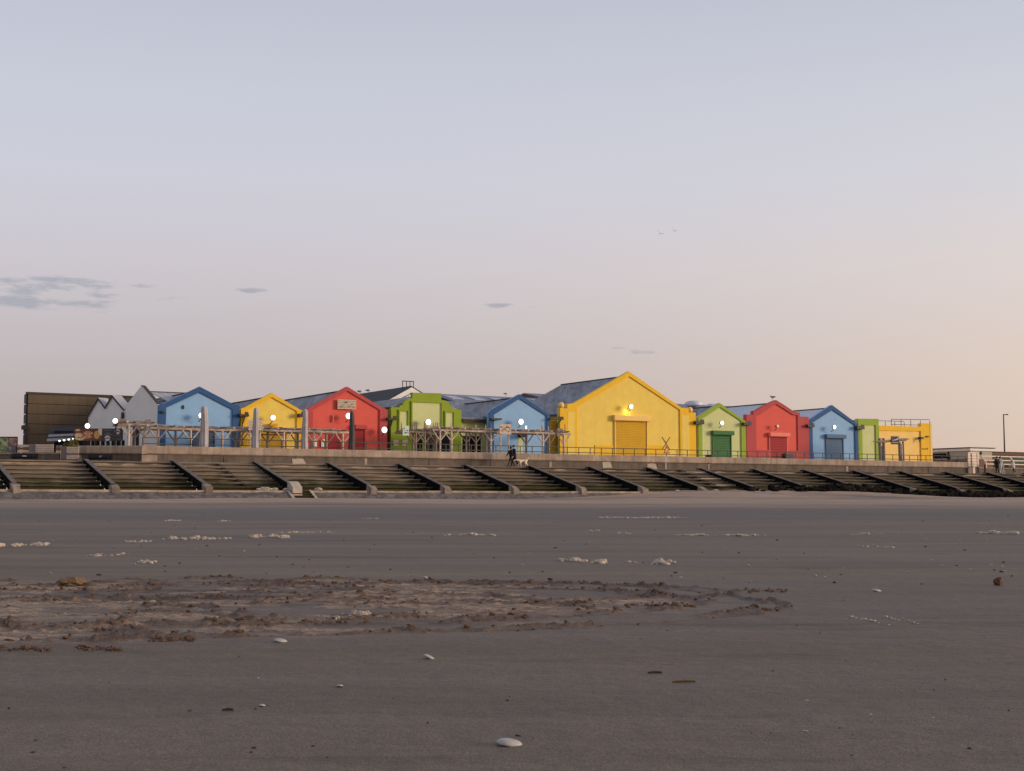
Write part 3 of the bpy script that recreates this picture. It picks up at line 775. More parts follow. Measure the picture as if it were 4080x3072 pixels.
# 4 stepped green front
t, u0, O = house('green_house', 'leaf green building with a stepped parapet and three pale panels', c3,
    [(1066, 515), (1168, 513), (1172, 492), (1203, 490), (1215, 462), (1240, 432), (1272, 411), (1318, 408), (1321, 340), (1658, 348), (1660, 425), (1705, 432), (1745, 455), (1772, 495), (1782, 522), (1808, 528), (1850, 540), (1898, 545)],
    None, M_OLIVE, M_OLIVE)
for (xa_, ya, xb_, yb_) in ((1315, 453, 1655, 820), (1165, 558, 1260, 820), (1710, 575, 1802, 820)):
    a, z1 = P(c3, xa_, ya, u0); b_, z0 = P(c3, xb_, yb_, u0)
    pn = G().box(a, b_, -.012, -.002, z0, z1).obj('pale_panel', M_LGRN, t)
    G().box(a - .12, a - .002, -.12, -.002, z0, z1 + .12).obj('panel_frame', M_OLIVE, pn); G().box(b_ + .002, b_ + .12, -.12, -.002, z0, z1 + .12).obj('panel_frame', M_OLIVE, pn)
    G().box(a, b_, -.12, -.002, z1 + .002, z1 + .12).obj('panel_frame', M_OLIVE, pn)
wd = O[-1][0]
G().box(.3, wd - .3, .36, 20, 0, 4.6).obj('body', M_OLIVE, t)
G().prism([(.1, 4.6), (wd * .5, 5.8), (wd - .1, 4.6)], .36, 20).obj('roof', M_SLATE, t)
for x_ in (1395, 1520, 1640, 1720):
    a, z1 = P(c3, x_ - 40, 830, u0); b_, z0 = P(c3, x_ + 40, 1000, u0); G().box(a, b_, -.008, -.001, .05, z1).obj('dark_window', M_VOID, t)
for x_ in (1087, 1195):
    a, z1 = P(c3, x_, 900, u0); b_, z0 = P(c3, x_ + 62, 975, u0); G().box(a, b_, -.05, -.004, z0, z1).obj('poster', M_PLANK, t)
# link building with a pent roof between green and blue
UL, zE = uz(c4(405, 655), FV + 1.2); UR, _ = uz(c4(800, 650), FV + 1.2)
zR = uz(c4(700, 455), FV + 12)[1]
lk = thing('link_building', 'low pale walled building with slate roof between the green and blue houses', 'building', W(UL, FV + 1.2, Z0))
w_ = UR - UL + 3
G().box(0, w_, 0, 9, 0, zE - Z0 - .25).obj('front_wall', M_LGRN, lk)
G().prismx([(-.5, zE - Z0 - .02), (-.5, zE - Z0 + .1), (11, zR - Z0), (11, zR - Z0 - .15)], -.2, w_).obj('roof', M_SLATE, lk)
for k in range(3): G().box(-.2, w_ - 2.2, -.62 - .05 * k, -.5 - .05 * k, zE - Z0 - .28 + .1 * k, zE - Z0 - .2 + .1 * k).obj('gutter_board', M_GUT, lk)
for (xa_, xb_) in ((425, 500), (510, 640)):
    a = uz(c4(xa_, 800), FV + 1.2)[0] - UL; b_ = uz(c4(xb_, 800), FV + 1.2)[0] - UL
    G().box(a, b_, -.03, -.002, .05, 2.3).obj('dark_window', M_VOID, lk)
# 5 middle blue house
t, u0, O = house('blue_house', 'middle pale blue gabled house beside the largest yellow one', c4,
    [(735, 575), (762, 545), (1098, 360), (1440, 598), (1452, 612)], [(790, 602), (1095, 412), (1412, 612)], M_LBLUE, M_DBLUE, rc=[(740, 572), (1098, 360), (1448, 602)], depth=24)
a, z0 = P(c4, 1072, 870, u0); b_, z1 = P(c4, 1148, 825, u0); G().box(a, b_, -.7, -.13, z0, z1).obj('door_hood', M_BLACK, t)
a, _ = P(c4, 1085, 870, u0); b_, _ = P(c4, 1135, 870, u0); G().box(a, b_, -.02, -.002, 0, z0).obj('door', M_LGRN, t)
hopper(t, c4, 1455, 645, 1610, 662, u0, [(1590, 662), (1550, 720), (1550, 1050)])
a, z = P(c4, 735, 650, u0); G().box(a, a + 1.1, -.5, -.13, z - .1, z + .05).obj('gutter_box', M_GUT, t)
# 6 the largest, yellow
t, u0, O = house('yellow_house', 'largest yellow gabled hall with mustard roller door and ball finials', c5,
    [(382, 525), (468, 528), (470, 476), (548, 466), (1200, 90), (1820, 518), (1905, 526), (1907, 575), (1990, 578)], [(585, 505), (1205, 147), (1805, 546)], M_YEL, M_GOLD, rc=[(440, 520), (1200, 90), (1930, 560)], depth=v_at(uz(c5(1200, 90), FV)[0], 2236) - FV, drop=.45)
x0, z1 = P(c5, 1040, 672, u0); x1, _ = P(c5, 1410, 676, u0); shutter(t, x0, x1, z1, 0, M_YELD, M_PALEY, box=(.28, .52))
for (xa_, ya, xb_) in ((470, 566, 555), (1826, 610, 1910)):
    a, z1 = P(c5, xa_, ya, u0); b_, _ = P(c5, xb_, ya, u0)
    G().box(a, b_, -.135, -.121, .3, z1).obj('side_panel', M_YEL, t)
for (xa_, xb_) in ((800, 1020), (1425, 1625)):
    a, z1 = P(c5, xa_, 962, u0); b_, _ = P(c5, xb_, 962, u0); G().box(a, b_, -.06, -.002, 0, z1).obj('plinth', M_GOLD, t)
for (x_, y_) in ((410, 490), (1935, 545)):
    a, z = P(c5, x_, y_, u0); f_ = G().ball((a, .1, z), .30, 16, 10).obj('ball_finial', M_PALEY, t, True)
    G().box(a - .2, a + .2, -.1, .3, z - .42, z - .26).obj('finial_base', M_GOLD, f_)
a, z = P(c5, 1192, 560, u0); G().tube([(a, -.06, z - .55), (a, -.06, z + .3)], .03, 6).obj('conduit', M_GUT, t)
# recess wall left of it
a, z1 = P(c5, 262, 672, u0, FV + .9); b_, _ = P(c5, 380, 672, u0, FV + .9)
G().box(a, b_, .9, 1.2, 0, z1).obj('recess_wall', M_YELD, t)
# 7 small green
t, u0, O = house('green_house', 'small pale green gabled house with dark green roller door', c6,
    [(236, 485), (252, 470), (490, 315), (775, 515), (798, 530)], [(282, 502), (495, 362), (745, 527)], M_LGRN, M_GRN, rc=[(238, 480), (490, 315), (790, 522)], depth=20)
x0, z1 = P(c6, 412, 692, u0); x1, _ = P(c6, 620, 692, u0); shutter(t, x0, x1, z1, 0, M_SGRN, M_SGRN, box=(.22, .42))
hopper(t, c6, 200, 530, 298, 568, u0)
# 8 red with shoulders
t, u0, O = house('red_house', 'red shouldered gable house with coral door hood, right half of the row', c6,
    [(803, 450), (888, 452), (890, 408), (925, 402), (1045, 330), (1160, 280), (1250, 335), (1375, 420), (1440, 430), (1441, 475), (1525, 478), (1546, 482)],
    [(920, 462), (965, 455), (1060, 385), (1160, 327), (1265, 392), (1362, 456), (1412, 462)], M_RED, M_DRED, rc=[(850, 455), (1160, 280), (1480, 470)], depth=20, close=(1160, 875), roof=M_ZINC)
x0, z1 = P(c6, 1085, 712, u0); x1, _ = P(c6, 1285, 712, u0); shutter(t, x0, x1, z1, 0, M_SRED, M_CORAL, y=-.13, box=(.2, .40))
hopper(t, c6, 768, 548, 858, 580, u0)
# 9 blue
t, u0, O = house('blue_house', 'right pale blue gabled house with grey blue roller door', c7,
    [(62, 525), (75, 515), (335, 340), (625, 555), (655, 575)], [(102, 548), (340, 396), (605, 577)], M_LBLUE, M_DBLUE, rc=[(66, 520), (335, 340), (645, 565)], depth=20, roof=M_ZINC)
x0, z1 = P(c7, 270, 732, u0); x1, _ = P(c7, 462, 732, u0); shutter(t, x0, x1, z1, 0, M_SBLUE, M_SBLUE, box=(.22, .42))
hopper(t, c7, 40, 572, 118, 602, u0); hopper(t, c7, 622, 590, 710, 628, u0)
# 10 flat green block
t, u0, O = house('green_house', 'narrow flat topped green block right of the last blue house', c7, [(640, 500), (885, 503)], [(690, 577), (850, 577)], M_LGRN, M_GRN)
G().box(.02, O[-1][0] - .02, .36, 9, 0, O[0][1] - .15).obj('body', M_GRN, t)
# 11 flat yellow block at the right end
t, u0, O = house('yellow_house', 'flat topped yellow block with roof railing at the right end', c7, [(888, 582), (1384, 596), (1386, 556), (1512, 556)], [(892, 640), (1384, 648)], M_PALEY, M_GOLD)
G().box(.02, O[-1][0] - .02, .36, 9, 0, O[0][1] - .4).obj('body', M_PALEY, t)
a, z = P(c7, 1490, 560, u0); G().box(a, O[-1][0] + .01, -.15, -.121, 0, O[-1][1] - .03).obj('corner_strip', M_PALEY, t)
a, z0 = P(c7, 1340, 775, u0); b_, z1 = P(c7, 1388, 718, u0)
G().box(a + .2, b_, -.5, -.13, z1 - .25, z1).obj('lamp_bracket', M_GUT, t); G().tube([(a + .3, -.4, z1 - .1), (a + .1, -.4, z0)], .07, 6).obj('lamp_arm', M_GUT, t)
a, z = P(c7, 1455, 712, u0); G().box(a - .12, a + .2, -.3, -.13, z - .08, z + .06).obj('camera_dome', M_GUT, t)
a, z = P(c7, 1440, 858, u0)
for k in range(4): G().box(a - .55 + k * .25, a - .4 + k * .25, -.135, -.121, z - .08, z + .05 + .05 * (k == 3)).obj('lettering', M_INK, t)
rr = G(); a, z = P(c7, 900, 516, u0, FV + 3); b_, zb_ = P(c7, 1355, 522, u0, FV + 3)
rl = thing('roof_railing', 'thin metal railing along the flat roof of the end block', 'railing', W(u0, FV, O[0][1] + Z0 - .3))
zo = O[0][1] - .3
for y_ in (1.2, 5.0):
    G().tube([(a - 3.2 * (y_ > 3), y_, z - zo), (b_, y_, zb_ - zo)], .035, 6).obj('rail', M_GUT, rl)
    G().tube([(a - 3.2 * (y_ > 3), y_, (z - zo) * .5), (b_, y_, (zb_ - zo) * .5)], .03, 6).obj('rail', M_GUT, rl)
    for k in range(5):
        x_ = a + (b_ - a) * k / 4; G().tube([(x_, y_, -.1), (x_, y_, z - zo)], .035, 6).obj('post', M_GUT, rl)

for args in (('lit round floodlight half hidden by the closed parasol on the first blue house', c2, 598, 612), ('lit round floodlight on the small yellow house above its shelf', c2, 1450, 637),
             ('lit round floodlight below the wooden sign on the red house', c3, 560, 617), ('lit low floodlight at the right edge of the large red house', c3, 985, 782),
             ('lit round floodlight on the stepped green building', c3, 1505, 690), ('lit round floodlight on the middle blue house', c4, 1116, 686),
             ('lit round floodlight above the mustard door of the largest hall', c5, 1232, 505), ('lit floodlight above the dark green roller door', c6, 525, 552), ('lit floodlight above the grey blue roller door at right', c7, 370, 600)):
    flood(args[0], args[1], args[2], args[3], FV - .75, r=.26 if args[1] in (c3, c4) else .215)
flood('unlit small floodlight above the coral door hood', c6, 1182, 590, FV - .6, on=False, r=.16)

# ------------------------------------------------------------------ buildings behind
VB = 20.0
ua, zt = uz(c1(335, 348), VB); ub, _ = uz(c1(1600, 388), VB)
bb = thing('brown_warehouse', 'tall windowless brown panel clad building behind the grey gables', 'building', W(ua, VB, Z0))
H = zt - Z0; wd = ub - ua + 1
DB = v_at(ua, 95) - VB
G().box(.05, wd, .1, DB, 0, H - .06).obj('core', M_BROWND, bb)
rows_y = [348, 470, 590, 708, 830, 960]
hz = [uz(c1(335, y), VB)[1] - Z0 for y in rows_y]; hz[-1] = 0.0
cu = [0, uz(c1(680, 500), VB)[0] - ua, uz(c1(1035, 500), VB)[0] - ua, wd]
for k in range(5):
    for j in range(3): G().box(cu[j] + .004, cu[j + 1] - .004, .02, .1, hz[k + 1] + .022, hz[k] - .022).obj('cladding_panel', M_BROWN, bb)
for k in range(5): G().box(-.10, -.002, .15, DB, hz[k + 1] + .04, hz[k] - .04).obj('end_panel', M_BROWND, bb)
G().box(-.15, wd, -.04, .3, H - .055, H + .12).obj('parapet_cap', M_BROWND, bb)
a = uz(c1(250, 745), VB)[0] - ua; zz = uz(c1(280, 745), VB)[1] - Z0
hp = G().box(a, 0.1, -.4, -.05, zz - .25, zz + .1).obj('gutter_box', M_GUT, bb); G().tube([(-.15, -.2, 0), (-.15, -.2, zz - .2)], .14, 8).obj('downpipe', M_GUT, bb)

# grey gabled wing, turned away from the glow
GA = math.radians(-30)                         # its front runs right and slightly towards the sea
pu, pz = uz(c1(1868, 480), FV); gx0, gy0, _ = W(pu, FV)
gd = Vector((math.cos(GA), math.sin(GA)))
def gpt(x, y):
    d = ray(*c1(x, y)); nrm = Vector((-gd.y, gd.x))
    t_ = (nrm.x * gx0 + nrm.y * gy0) / (nrm.x * d[0] + nrm.y * d[1])
    X, Y = t_ * d[0] - gx0, t_ * d[1] - gy0
    return X * gd.x + Y * gd.y, EYE + t_ * d[2] - Z0
gw = thing('grey_gabled_building', 'pale grey building with two small pointed gables and one tall gable', 'building', (gx0, gy0, Z0), GA)
big = [gpt(*p) for p in ((1488, 500), (1672, 262), (1690, 262), (1868, 478))]
G().prism([(big[0][0], 0)] + big + [(-.02, 0)], 0, .25).obj('tall_gable', M_GREY, gw)
G().prism([(p[0], p[1] + (.001)) for p in big[1:]] + [(big[3][0] + .05, big[3][1] + .06), (big[2][0] + .03, big[2][1] + .06), (big[1][0], big[1][1] + .06)], -.04, .28).obj('roof_edge', M_GUT, gw)
sm = [gpt(*p) for p in ((1032, 625), (1155, 412), (1235, 525), (1320, 382), (1462, 552), (1500, 560))]
G().prism([(sm[0][0], 0)] + sm + [(sm[-1][0], 0)], .15, .4).obj('small_gables', M_GREY, gw)
for k in (0, 2):
    l_, a_, r_ = sm[k], sm[k + 1], sm[k + 2]
    for (p, q) in ((l_, a_), (a_, r_)):
        G().prism([(p[0], p[1] + .004), (q[0], q[1] + .004), (q[0], q[1] + .10), (p[0], p[1] + .10)], .08, 1.1).obj('roof_slope', M_ZINCD, gw)
        G().prism([(p[0], p[1] - .06), (q[0], q[1] - .06), (q[0], q[1] + .10), (p[0], p[1] + .10)], .03, .078).obj('barge_board', M_GUT, gw)
G().box(sm[0][0] + .1, -.5, .45, 6, 0, sm[2][1] - .4).obj('body', M_GREY, gw)
a, z1 = gpt(1580, 735); b_, _ = gpt(1650, 735); G().box(a, b_, -.05, -.003, 0, z1).obj('door', M_BLACK, gw)
a, z1 = gpt(1448, 575); b_, z0 = gpt(1470, 650); G().box(a, b_, -.12, -.003, z0, z1).obj('wall_lamp', M_GUT, gw)
for k in range(9):                             # dark bay openings under the hoarding
    a, z1 = gpt(950 + k * 60, 905); b_, _ = gpt(950 + k * 60 + 34, 905)
    if b_ < big[0][0] - .1: G().box(a, b_, .10, .148, 0, z1).obj('dark_bay', M_VOID, gw)
# zinc roof behind it
ua, zr = uz(c1(1775, 342), FV + 9); ub, _ = uz(c2(390, 345), FV + 9); zl = uz(c1(1890, 485), FV + 2)[1]
zn = thing('zinc_roofed_building', 'low building with pale zinc seam roof behind the first blue house', 'building', W(ua, FV, Z0))
G().box(.2, ub - ua + 2, 2.2, 9, 0, zl - Z0 - .1).obj('body', M_GREY, zn)
nse = 7
for k in range(nse):
    w_ = (ub - ua + 2) / nse
    G().prismx([(2, zl - Z0), (9, zr - Z0), (9, zr - Z0 + .08), (2, zl - Z0 + .08)], k * w_ + .03, (k + 1) * w_ - .03).obj('roof_sheet', M_ZINCD, zn)
G().box(0, ub - ua + 2, 8.9, 9.3, zr - Z0 - .05, zr - Z0 + .14).obj('ridge_cap', M_GUT, zn)

# dark slate gable with white barge boards
VD = 27.0
A = uz(c3(1305, 265), VD); Lf = uz(c3(880, 500), VD); Rt = uz(c3(1720, 520), VD)
dk = thing('dark_roofed_hall', 'dark slate hall with white barge boards behind the red and green houses', 'building', W(A[0], VD, Z0))
la, lz, ra, rz, az_ = Lf[0] - A[0], Lf[1] - Z0, Rt[0] - A[0], Rt[1] - Z0, A[1] - Z0
G().prism([(la + .4, 0), (la + .4, lz - .3), (0, az_ - .35), (ra - .4, rz - .3), (ra - .4, 0)], .2, 22).obj('body', M_GREY, dk)
for (x_, z_) in ((la, lz), (ra, rz)):
    G().prism([(x_, z_ - .1), (0, az_ - .1), (0, az_ + .06), (x_, z_ + .06)], .0, 22.5).obj('roof', M_DARKROOF, dk)
    G().prism([(x_, z_ - .55), (0, az_ - .62), (0, az_ - .11), (x_, z_ - .11)], -.12, -.01).obj('barge_board', M_WHITE, dk)
for k in range(9):
    x_ = la * .42 + k * (-la * .36) / 8
    zz = az_ - .7 + (x_ / la) * (lz - az_)
    G().box(x_ - .06, x_ + .06, -.02, .19, zz - 1.0, zz - .05).obj('louvre', M_WHITE, dk)
fr = thing('roof_frame', 'small open metal frame standing on the dark hall ridge', 'frame', W(A[0], VD + .6, A[1] - .05))
hh = uz(c3(1290, 200), VD)[1] - A[1] + .05
for x_ in (-.7, -.25, .15, .55): G().tube([(x_, 0, -.3), (x_, 0, hh)], .04, 6).obj('post', M_GUT, fr)
G().tube([(-.74, 0, hh), (.59, 0, hh)], .05, 6).obj('top_bar', M_GUT, fr)
# long low sheet roofs
def shed(name, label, pl, pr, pe, v1, v0, m, panes=0):
    ua, za = uz(pl, v1); ub, zb_ = uz(pr, v1); ze = uz(pe, v0)[1]
    t = thing(name, label, 'building', W(ua, v0, Z0))
    G().box(.1, ub - ua - .1, .3, (v1 - v0) * 2, 0, ze - Z0 - .15).obj('body', M_GREY, t)
    zr = (za + zb_) / 2 - Z0
    G().prismx([(0, ze - Z0), (v1 - v0, zr), (2 * (v1 - v0), ze - Z0), (2 * (v1 - v0), ze - Z0 - .1), (v1 - v0, zr - .12), (0, ze - Z0 - .12)], 0, ub - ua).obj('roof', m, t)
    for k in range(panes):
        x_ = (ub - ua) * (k + .5) / panes; f0, f1 = .55, .8
        G().prismx([((v1 - v0) * f0, ze - Z0 + (zr - ze + Z0) * f0 + .02), ((v1 - v0) * f1, ze - Z0 + (zr - ze + Z0) * f1 + .02), ((v1 - v0) * f1, ze - Z0 + (zr - ze + Z0) * f1 + .08), ((v1 - v0) * f0, ze - Z0 + (zr - ze + Z0) * f0 + .08)], x_ - .9, x_ + .5).obj('skylight', M_CORRU2, t)
    return t, ua, zr, ub
shed('sheet_roofed_shed', 'long grey sheet roof seen behind the green and middle blue houses', c4(60, 360), c4(1330, 398), c4(600, 505), 38, 29, M_CORRU, 5)
shed('sheet_roofed_shed', 'grey roof rising between the middle blue house and the largest yellow hall', c4(1150, 352), c4(1700, 362), c4(1300, 440), 60, 50, M_CORRU, 0)
t, ua, zr, ub = shed('sheet_roofed_shed', 'grey roof with round ventilators behind the small green house', c5(1650, 425), c6(700, 395), c6(60, 430), 30, 22, M_CORRU, 0)
for (x_, y_, wd_, lab) in ((190, 300, 1.05, 'large round mushroom roof ventilator nearer the yellow hall'), (410, 335, .85, 'round mushroom roof ventilator half hidden by the green gable')):
    u, z = uz(c6(x_, y_), 24.5)
    vt = thing('roof_ventilator', lab, 'ventilator', W(u, 24.5, z - .9), TH, 'roof ventilators')
    G().tube([(0, 0, -.3), (0, 0, .5)], wd_ * .62, 20).obj('drum', M_CORRU, vt, False)
    G().tube([(0, 0, .42), (0, 0, .55), (0, 0, .8), (0, 0, .98), (0, 0, 1.04)], [wd_ * .9, wd_, wd_ * .95, wd_ * .6, wd_ * .1], 24).obj('cowl', M_ZINC, vt, True)
    G().tube([(0, 0, -.05), (0, 0, .12)], wd_ * .95, 20).obj('flange', M_CORRU, vt)

# pavilion at the right
VP_ = 12.0
cu_, zc = uz(c8(1535, 706), VP_); cr, _ = uz(c8(1832, 722), VP_)
vl = v_at(cu_, c8(1040, 730)[0])
pv = thing('seafront_pavilion', 'low grey flat roofed pavilion with white fascia right of the yellow block', 'building', W(cu_, VP_, Z0))
h = zc - Z0; wd = cr - cu_; dp = min(vl - VP_, 60)
M_PAV = paint('beige render', 172, 160, 147); M_BRICK = mat('red brown brick', srgb(122, 84, 74), .9, .2, 3, .4, 20)
zbk = uz(c8(1700, 850), VP_)[1] - Z0
G().box(.15, wd - .15, .15, dp, zbk, h - .35).obj('wall', M_PAV, pv)
G().box(.10, wd - .10, .10, dp, -.8, zbk - .002).obj('brick_base', M_BRICK, pv)
G().box(0, wd, 0, dp + .2, h - .345, h - .05).obj('fascia', M_WHITE, pv)
G().box(-.12, wd + .15, -.15, dp + .4, h - .045, h + .06).obj('roof', M_GUT, pv)
yw = v_at(cu_, c8(1225, 0)[0]) - VP_
G().box(.11, .149, yw, dp * .985, zbk + .15, h - .55).obj('window', M_VOID, pv)
a = uz(c8(1680, 775), VP_); G().ball((a[0] - cu_, .1, a[1] - Z0), (.16, .1, .2), 8, 6).obj('wall_lamp', M_GUT, pv)
a = uz(c8(1140, 715), VP_ + 20); ch = G().box(-.3 + 0.6, .9, 20, 20.7, h + .05, h + .4).obj('roof_vent', M_GUT, pv)
# far bank and wall
ua, zt = uz(c8(1790, 762), 40); ub, _ = uz((4500, 1810), 40)
fw = thing('far_wall', 'long red brown wall on a grassy bank beyond the white railing', 'wall', W(ua, 40, ZP - .8))
G().box(0, ub - ua, 0, .5, .8, zt - ZP + .8).obj('wall', M_BRICK, fw)
G().box(0, ub - ua, -.1, .6, zt - ZP + .802, zt - ZP + .9).obj('coping', M_CONCD, fw)
bk = G().prismx([(26, ZP - 1), (38, uz(c8(2000, 800), 39)[1]), (40, ZP - 1)], ua - 5, ub).obj('grass_bank', mat('dull grass', srgb(78, 78, 48), .95, .35, 1.2, 1, 6)); bk.location = W(0, 0, 0); bk.rotation_euler.z = TH; struct(bk)

# ------------------------------------------------------------------ timber pergolas and rails
def pergola(name, label, c, fronts, backs, x0, x1, ytop, v, m=M_TIMB, dep=2.4, tails=True, stubs=(), braces=True):
    uA = uz(c(x0, ytop), v)[0]; uB = uz(c(x1, ytop), v)[0]
    zt = (uz(c(x0, ytop), v)[1] + uz(c(x1, ytop), v)[1]) / 2 - Z0
    t = thing(name, label, 'pergola', W(uA, v, Z0), TH, 'driftwood pergolas')
    Lg = uB - uA
    def wob(a, b, n=6, k=.025): return [(a[0] + (b[0] - a[0]) * i / n + rnd.uniform(-k, k) * (0 < i < n), a[1] + (b[1] - a[1]) * i / n + rnd.uniform(-k, k), a[2] + (b[2] - a[2]) * i / n + rnd.uniform(-k, k)) for i in range(n + 1)]
    G().tube(wob((-.4, 0, zt - .30), (Lg + .4, 0, zt - .30), 10), .095, 7).obj('beam', m, t)
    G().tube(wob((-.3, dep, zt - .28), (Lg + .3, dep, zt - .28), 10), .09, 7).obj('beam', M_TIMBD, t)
    n = max(3, int(Lg / .62))
    for k in range(n + 1):
        x_ = Lg * k / n + rnd.uniform(-.05, .05); r_ = rnd.uniform(.055, .085)
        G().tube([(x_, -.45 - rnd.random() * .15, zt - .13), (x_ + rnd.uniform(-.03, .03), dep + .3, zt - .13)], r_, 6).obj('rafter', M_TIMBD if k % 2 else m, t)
    for k in range(int(Lg / 1.3) + 1):
        x_ = Lg * (k + .3) / (int(Lg / 1.3) + 1)
        G().tube(wob((x_ - .6, .2 + rnd.random() * 1.6, zt - .02), (x_ + .7, .2 + rnd.random() * 1.6, zt - .0), 3, .02), .04, 5).obj('branch', M_TIMBD, t)
    for lst, y_ in ((fronts, 0), (backs, dep)):
        for px in lst:
            uu = uz(c(px, ytop + 100), v + y_)[0] - uA
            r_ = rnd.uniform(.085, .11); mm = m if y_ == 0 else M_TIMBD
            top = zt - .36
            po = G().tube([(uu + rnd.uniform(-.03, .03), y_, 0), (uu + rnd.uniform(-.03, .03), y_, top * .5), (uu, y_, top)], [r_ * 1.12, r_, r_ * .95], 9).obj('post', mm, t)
            if braces:
                for s in (-1, 1): G().tube([(uu + s * .08, y_ - .02, top - .75), (uu + s * .42, y_ - .03, top - .36), (uu + s * .68, y_ - .03, top + .02)], .058, 6).obj('brace', mm, po)
    for px, yt in stubs:
        uu, zz = uz(c(px, yt), v + .5)
        G().tube([(uu - uA, .5, zt - .3), (uu - uA + rnd.uniform(-.06, .06), .5 + rnd.uniform(-.1, .1), zz - Z0)], .055, 6, .035).obj('stub', m if rnd.random() < .6 else M_TIMBD, t)
    return t, uA, zt
VPG = 3.2
pergola('pergola', 'long driftwood pergola in front of the first blue house', c2, [88, 475, 850], [295, 660, 1010], -50, 1075, 728, VPG)
pergola('pergola', 'driftwood pergola in front of the small yellow and red houses', c2, [1225, 1580, 1935, 2277], [1060, 1390, 1745, 2080], 1120, 2300, 752, VPG)
pergola('pergola', 'dark lower driftwood pergola with upright branches before the green building', c3, [1360, 1465, 1598], [1325, 1505, 1570], 1300, 1610, 768, VPG + .4, M_TIMBD, stubs=((1190, 690), (1325, 692), (1350, 685), (1368, 690), (1455, 680), (1475, 690), (1570, 700), (1590, 690), (1618, 695)))
pergola('pergola', 'longest driftwood pergola in front of the middle blue house', c4, [158, 290, 762, 1375, 1622], [100, 470, 580, 705, 1180, 1445], 120, 1660, 765, VPG, stubs=((148, 700), (280, 700), (420, 705), (580, 720), (605, 722), (700, 722), (762, 710), (1360, 690), (1375, 735), (1443, 740), (1640, 715)))
pergola('pergola', 'small driftwood porch left of the first blue house', c1, [1525, 1715], [1600], 1490, 1810, 672, VPG + .5)
def usign(name, label, c, p0, p1, v, rows, m, posts=True, strokes=0, ink=M_INK, group=None, zbase=None, cat='sign'):
    u0, z1 = uz(c(*p0), v); u1, z0 = uz(c(*p1), v)
    zo = Z0 if posts else z0
    t = thing(name, label, cat, W((u0 + u1) / 2, v, zo), TH, group)
    w2 = (u1 - u0) / 2; h = (z1 - z0) / rows
    for k in range(rows):
        G().box(-w2, w2, -.01 * (k % 2), .05, z0 - zo + k * h + .012, z0 - zo + (k + 1) * h - .012).obj('board', m, t)
    G().box(-w2 + .04, w2 - .04, .052, .09, z0 - zo + .03, z1 - zo - .03).obj('backing', M_TIMBD if ink is M_INK else M_BLACK, t)
    r3 = random.Random(len(label))
    for k in range(strokes):                    # a painted scrawl too far off to read
        a = -w2 * .8 + 1.6 * w2 * k / strokes; zz = z0 - zo + (z1 - z0) * r3.choice((.3, .5, .5, .7))
        pts = [(a + q * .05 * w2, -.02, zz + r3.uniform(-.09, .09) * (z1 - z0)) for q in range(4)]
        G().tube(pts, .018, 5).obj('lettering', ink, t)
    if posts:
        for s in (-1, 1): G().tube([(s * w2 * .72, .16, 0), (s * w2 * .72, .15, z1 - zo - .05)], .07, 8).obj('post', M_TIMB, t)
    return t
usign('house_sign', 'slatted wooden sign on the large red house', c3, (432, 418), (652, 542), FV - .25, 6, M_PLANK, False, 9)
usign('wooden_sign', 'pale plank sign behind a closed parasol before the yellow house', c2, (1162, 662), (1325, 790), VPG - .6, 4, M_PLANK, True, 0)
usign('wooden_sign', 'pale lettered board on two posts before the middle blue house', c4, (866, 710), (1000, 836), VPG - .9, 3, M_PLANK, True, 12)
M_MINT = mat('pale mint sign paint', srgb(190, 204, 186), .8, .08)
usign('hanging_sign', 'pale mint sign with dark lettering at the end of the dark pergola', c3, (1205, 728), (1278, 852), VPG - .3, 2, M_MINT, False, 7, M_BLACK)
usign('hanging_sign', 'dark hanging sign on the small driftwood porch', c1, (1728, 655), (1788, 790), VPG - .2, 3, M_PGR, False, 4, M_WINK)
usign('slatted_screen', 'dark horizontal slat screen beside the left lamp pole', c1, (1400, 648), (1502, 748), VPG + .3, 5, M_TIMBD, False, 0)
usign('hanging_sign', 'small dark slatted board at the right end of the longest pergola', c4, (1545, 760), (1612, 860), VPG - .2, 4, M_TIMBD, False, 0)
u0, z0 = uz(c4(1178, 772), VPG + .6); z1 = uz(c4(1178, 735), VPG + .6)[1]
tl_ = thing('strip_lamp', 'small lit upright tube lamp above the longest pergola', 'lamp', W(u0, VPG + .6, z0))
G().tube([(0, 0, 0), (0, 0, z1 - z0)], .07, 8).obj('tube', M_BULB, tl_); G().box(-.09, .09, -.09, .09, -.3, -.002).obj('holder', M_GUT, tl_)
# driftwood gateway at the right
u0, z0 = uz(c7(820, 770), 3.5)
gt = thing('driftwood_gateway', 'driftwood post gateway in front of the right yellow block', 'gateway', W(u0, 3.5, Z0))
q = lambda x, y: (uz(c7(x, y), 3.5)[0] - u0, uz(c7(x, y), 3.5)[1] - Z0)
bp = [q(*p) for p in ((820, 770), (900, 775), (1000, 765), (1140, 752), (1200, 748), (1245, 740))]
G().tube([(x, -.1, z) for x, z in bp], [.04, .14, .13, .15, .16, .05], 8).obj('beam', M_TIMBD, gt)
for (x_, yt, r_, m_) in ((915, 732, .16, M_TIMBD), (960, 732, .15, M_TIMBD), (1150, 780, .15, M_TIMBD), (1168, 800, .16, M_CONCP), (1192, 770, .1, M_TIMBD), (938, 822, .14, M_GUT)):
    a, z1 = q(x_, yt); G().tube([(a + .05, .1, 0), (a, .08, z1 * .6), (a, .1, z1)], r_, 9).obj('post', m_, gt)
gs_ = usign('hanging_sign', 'dark square sign with pale swoosh on the driftwood gateway', c7, (1042, 706), (1140, 808), 3.2, 4, M_CANVD, False, 0)
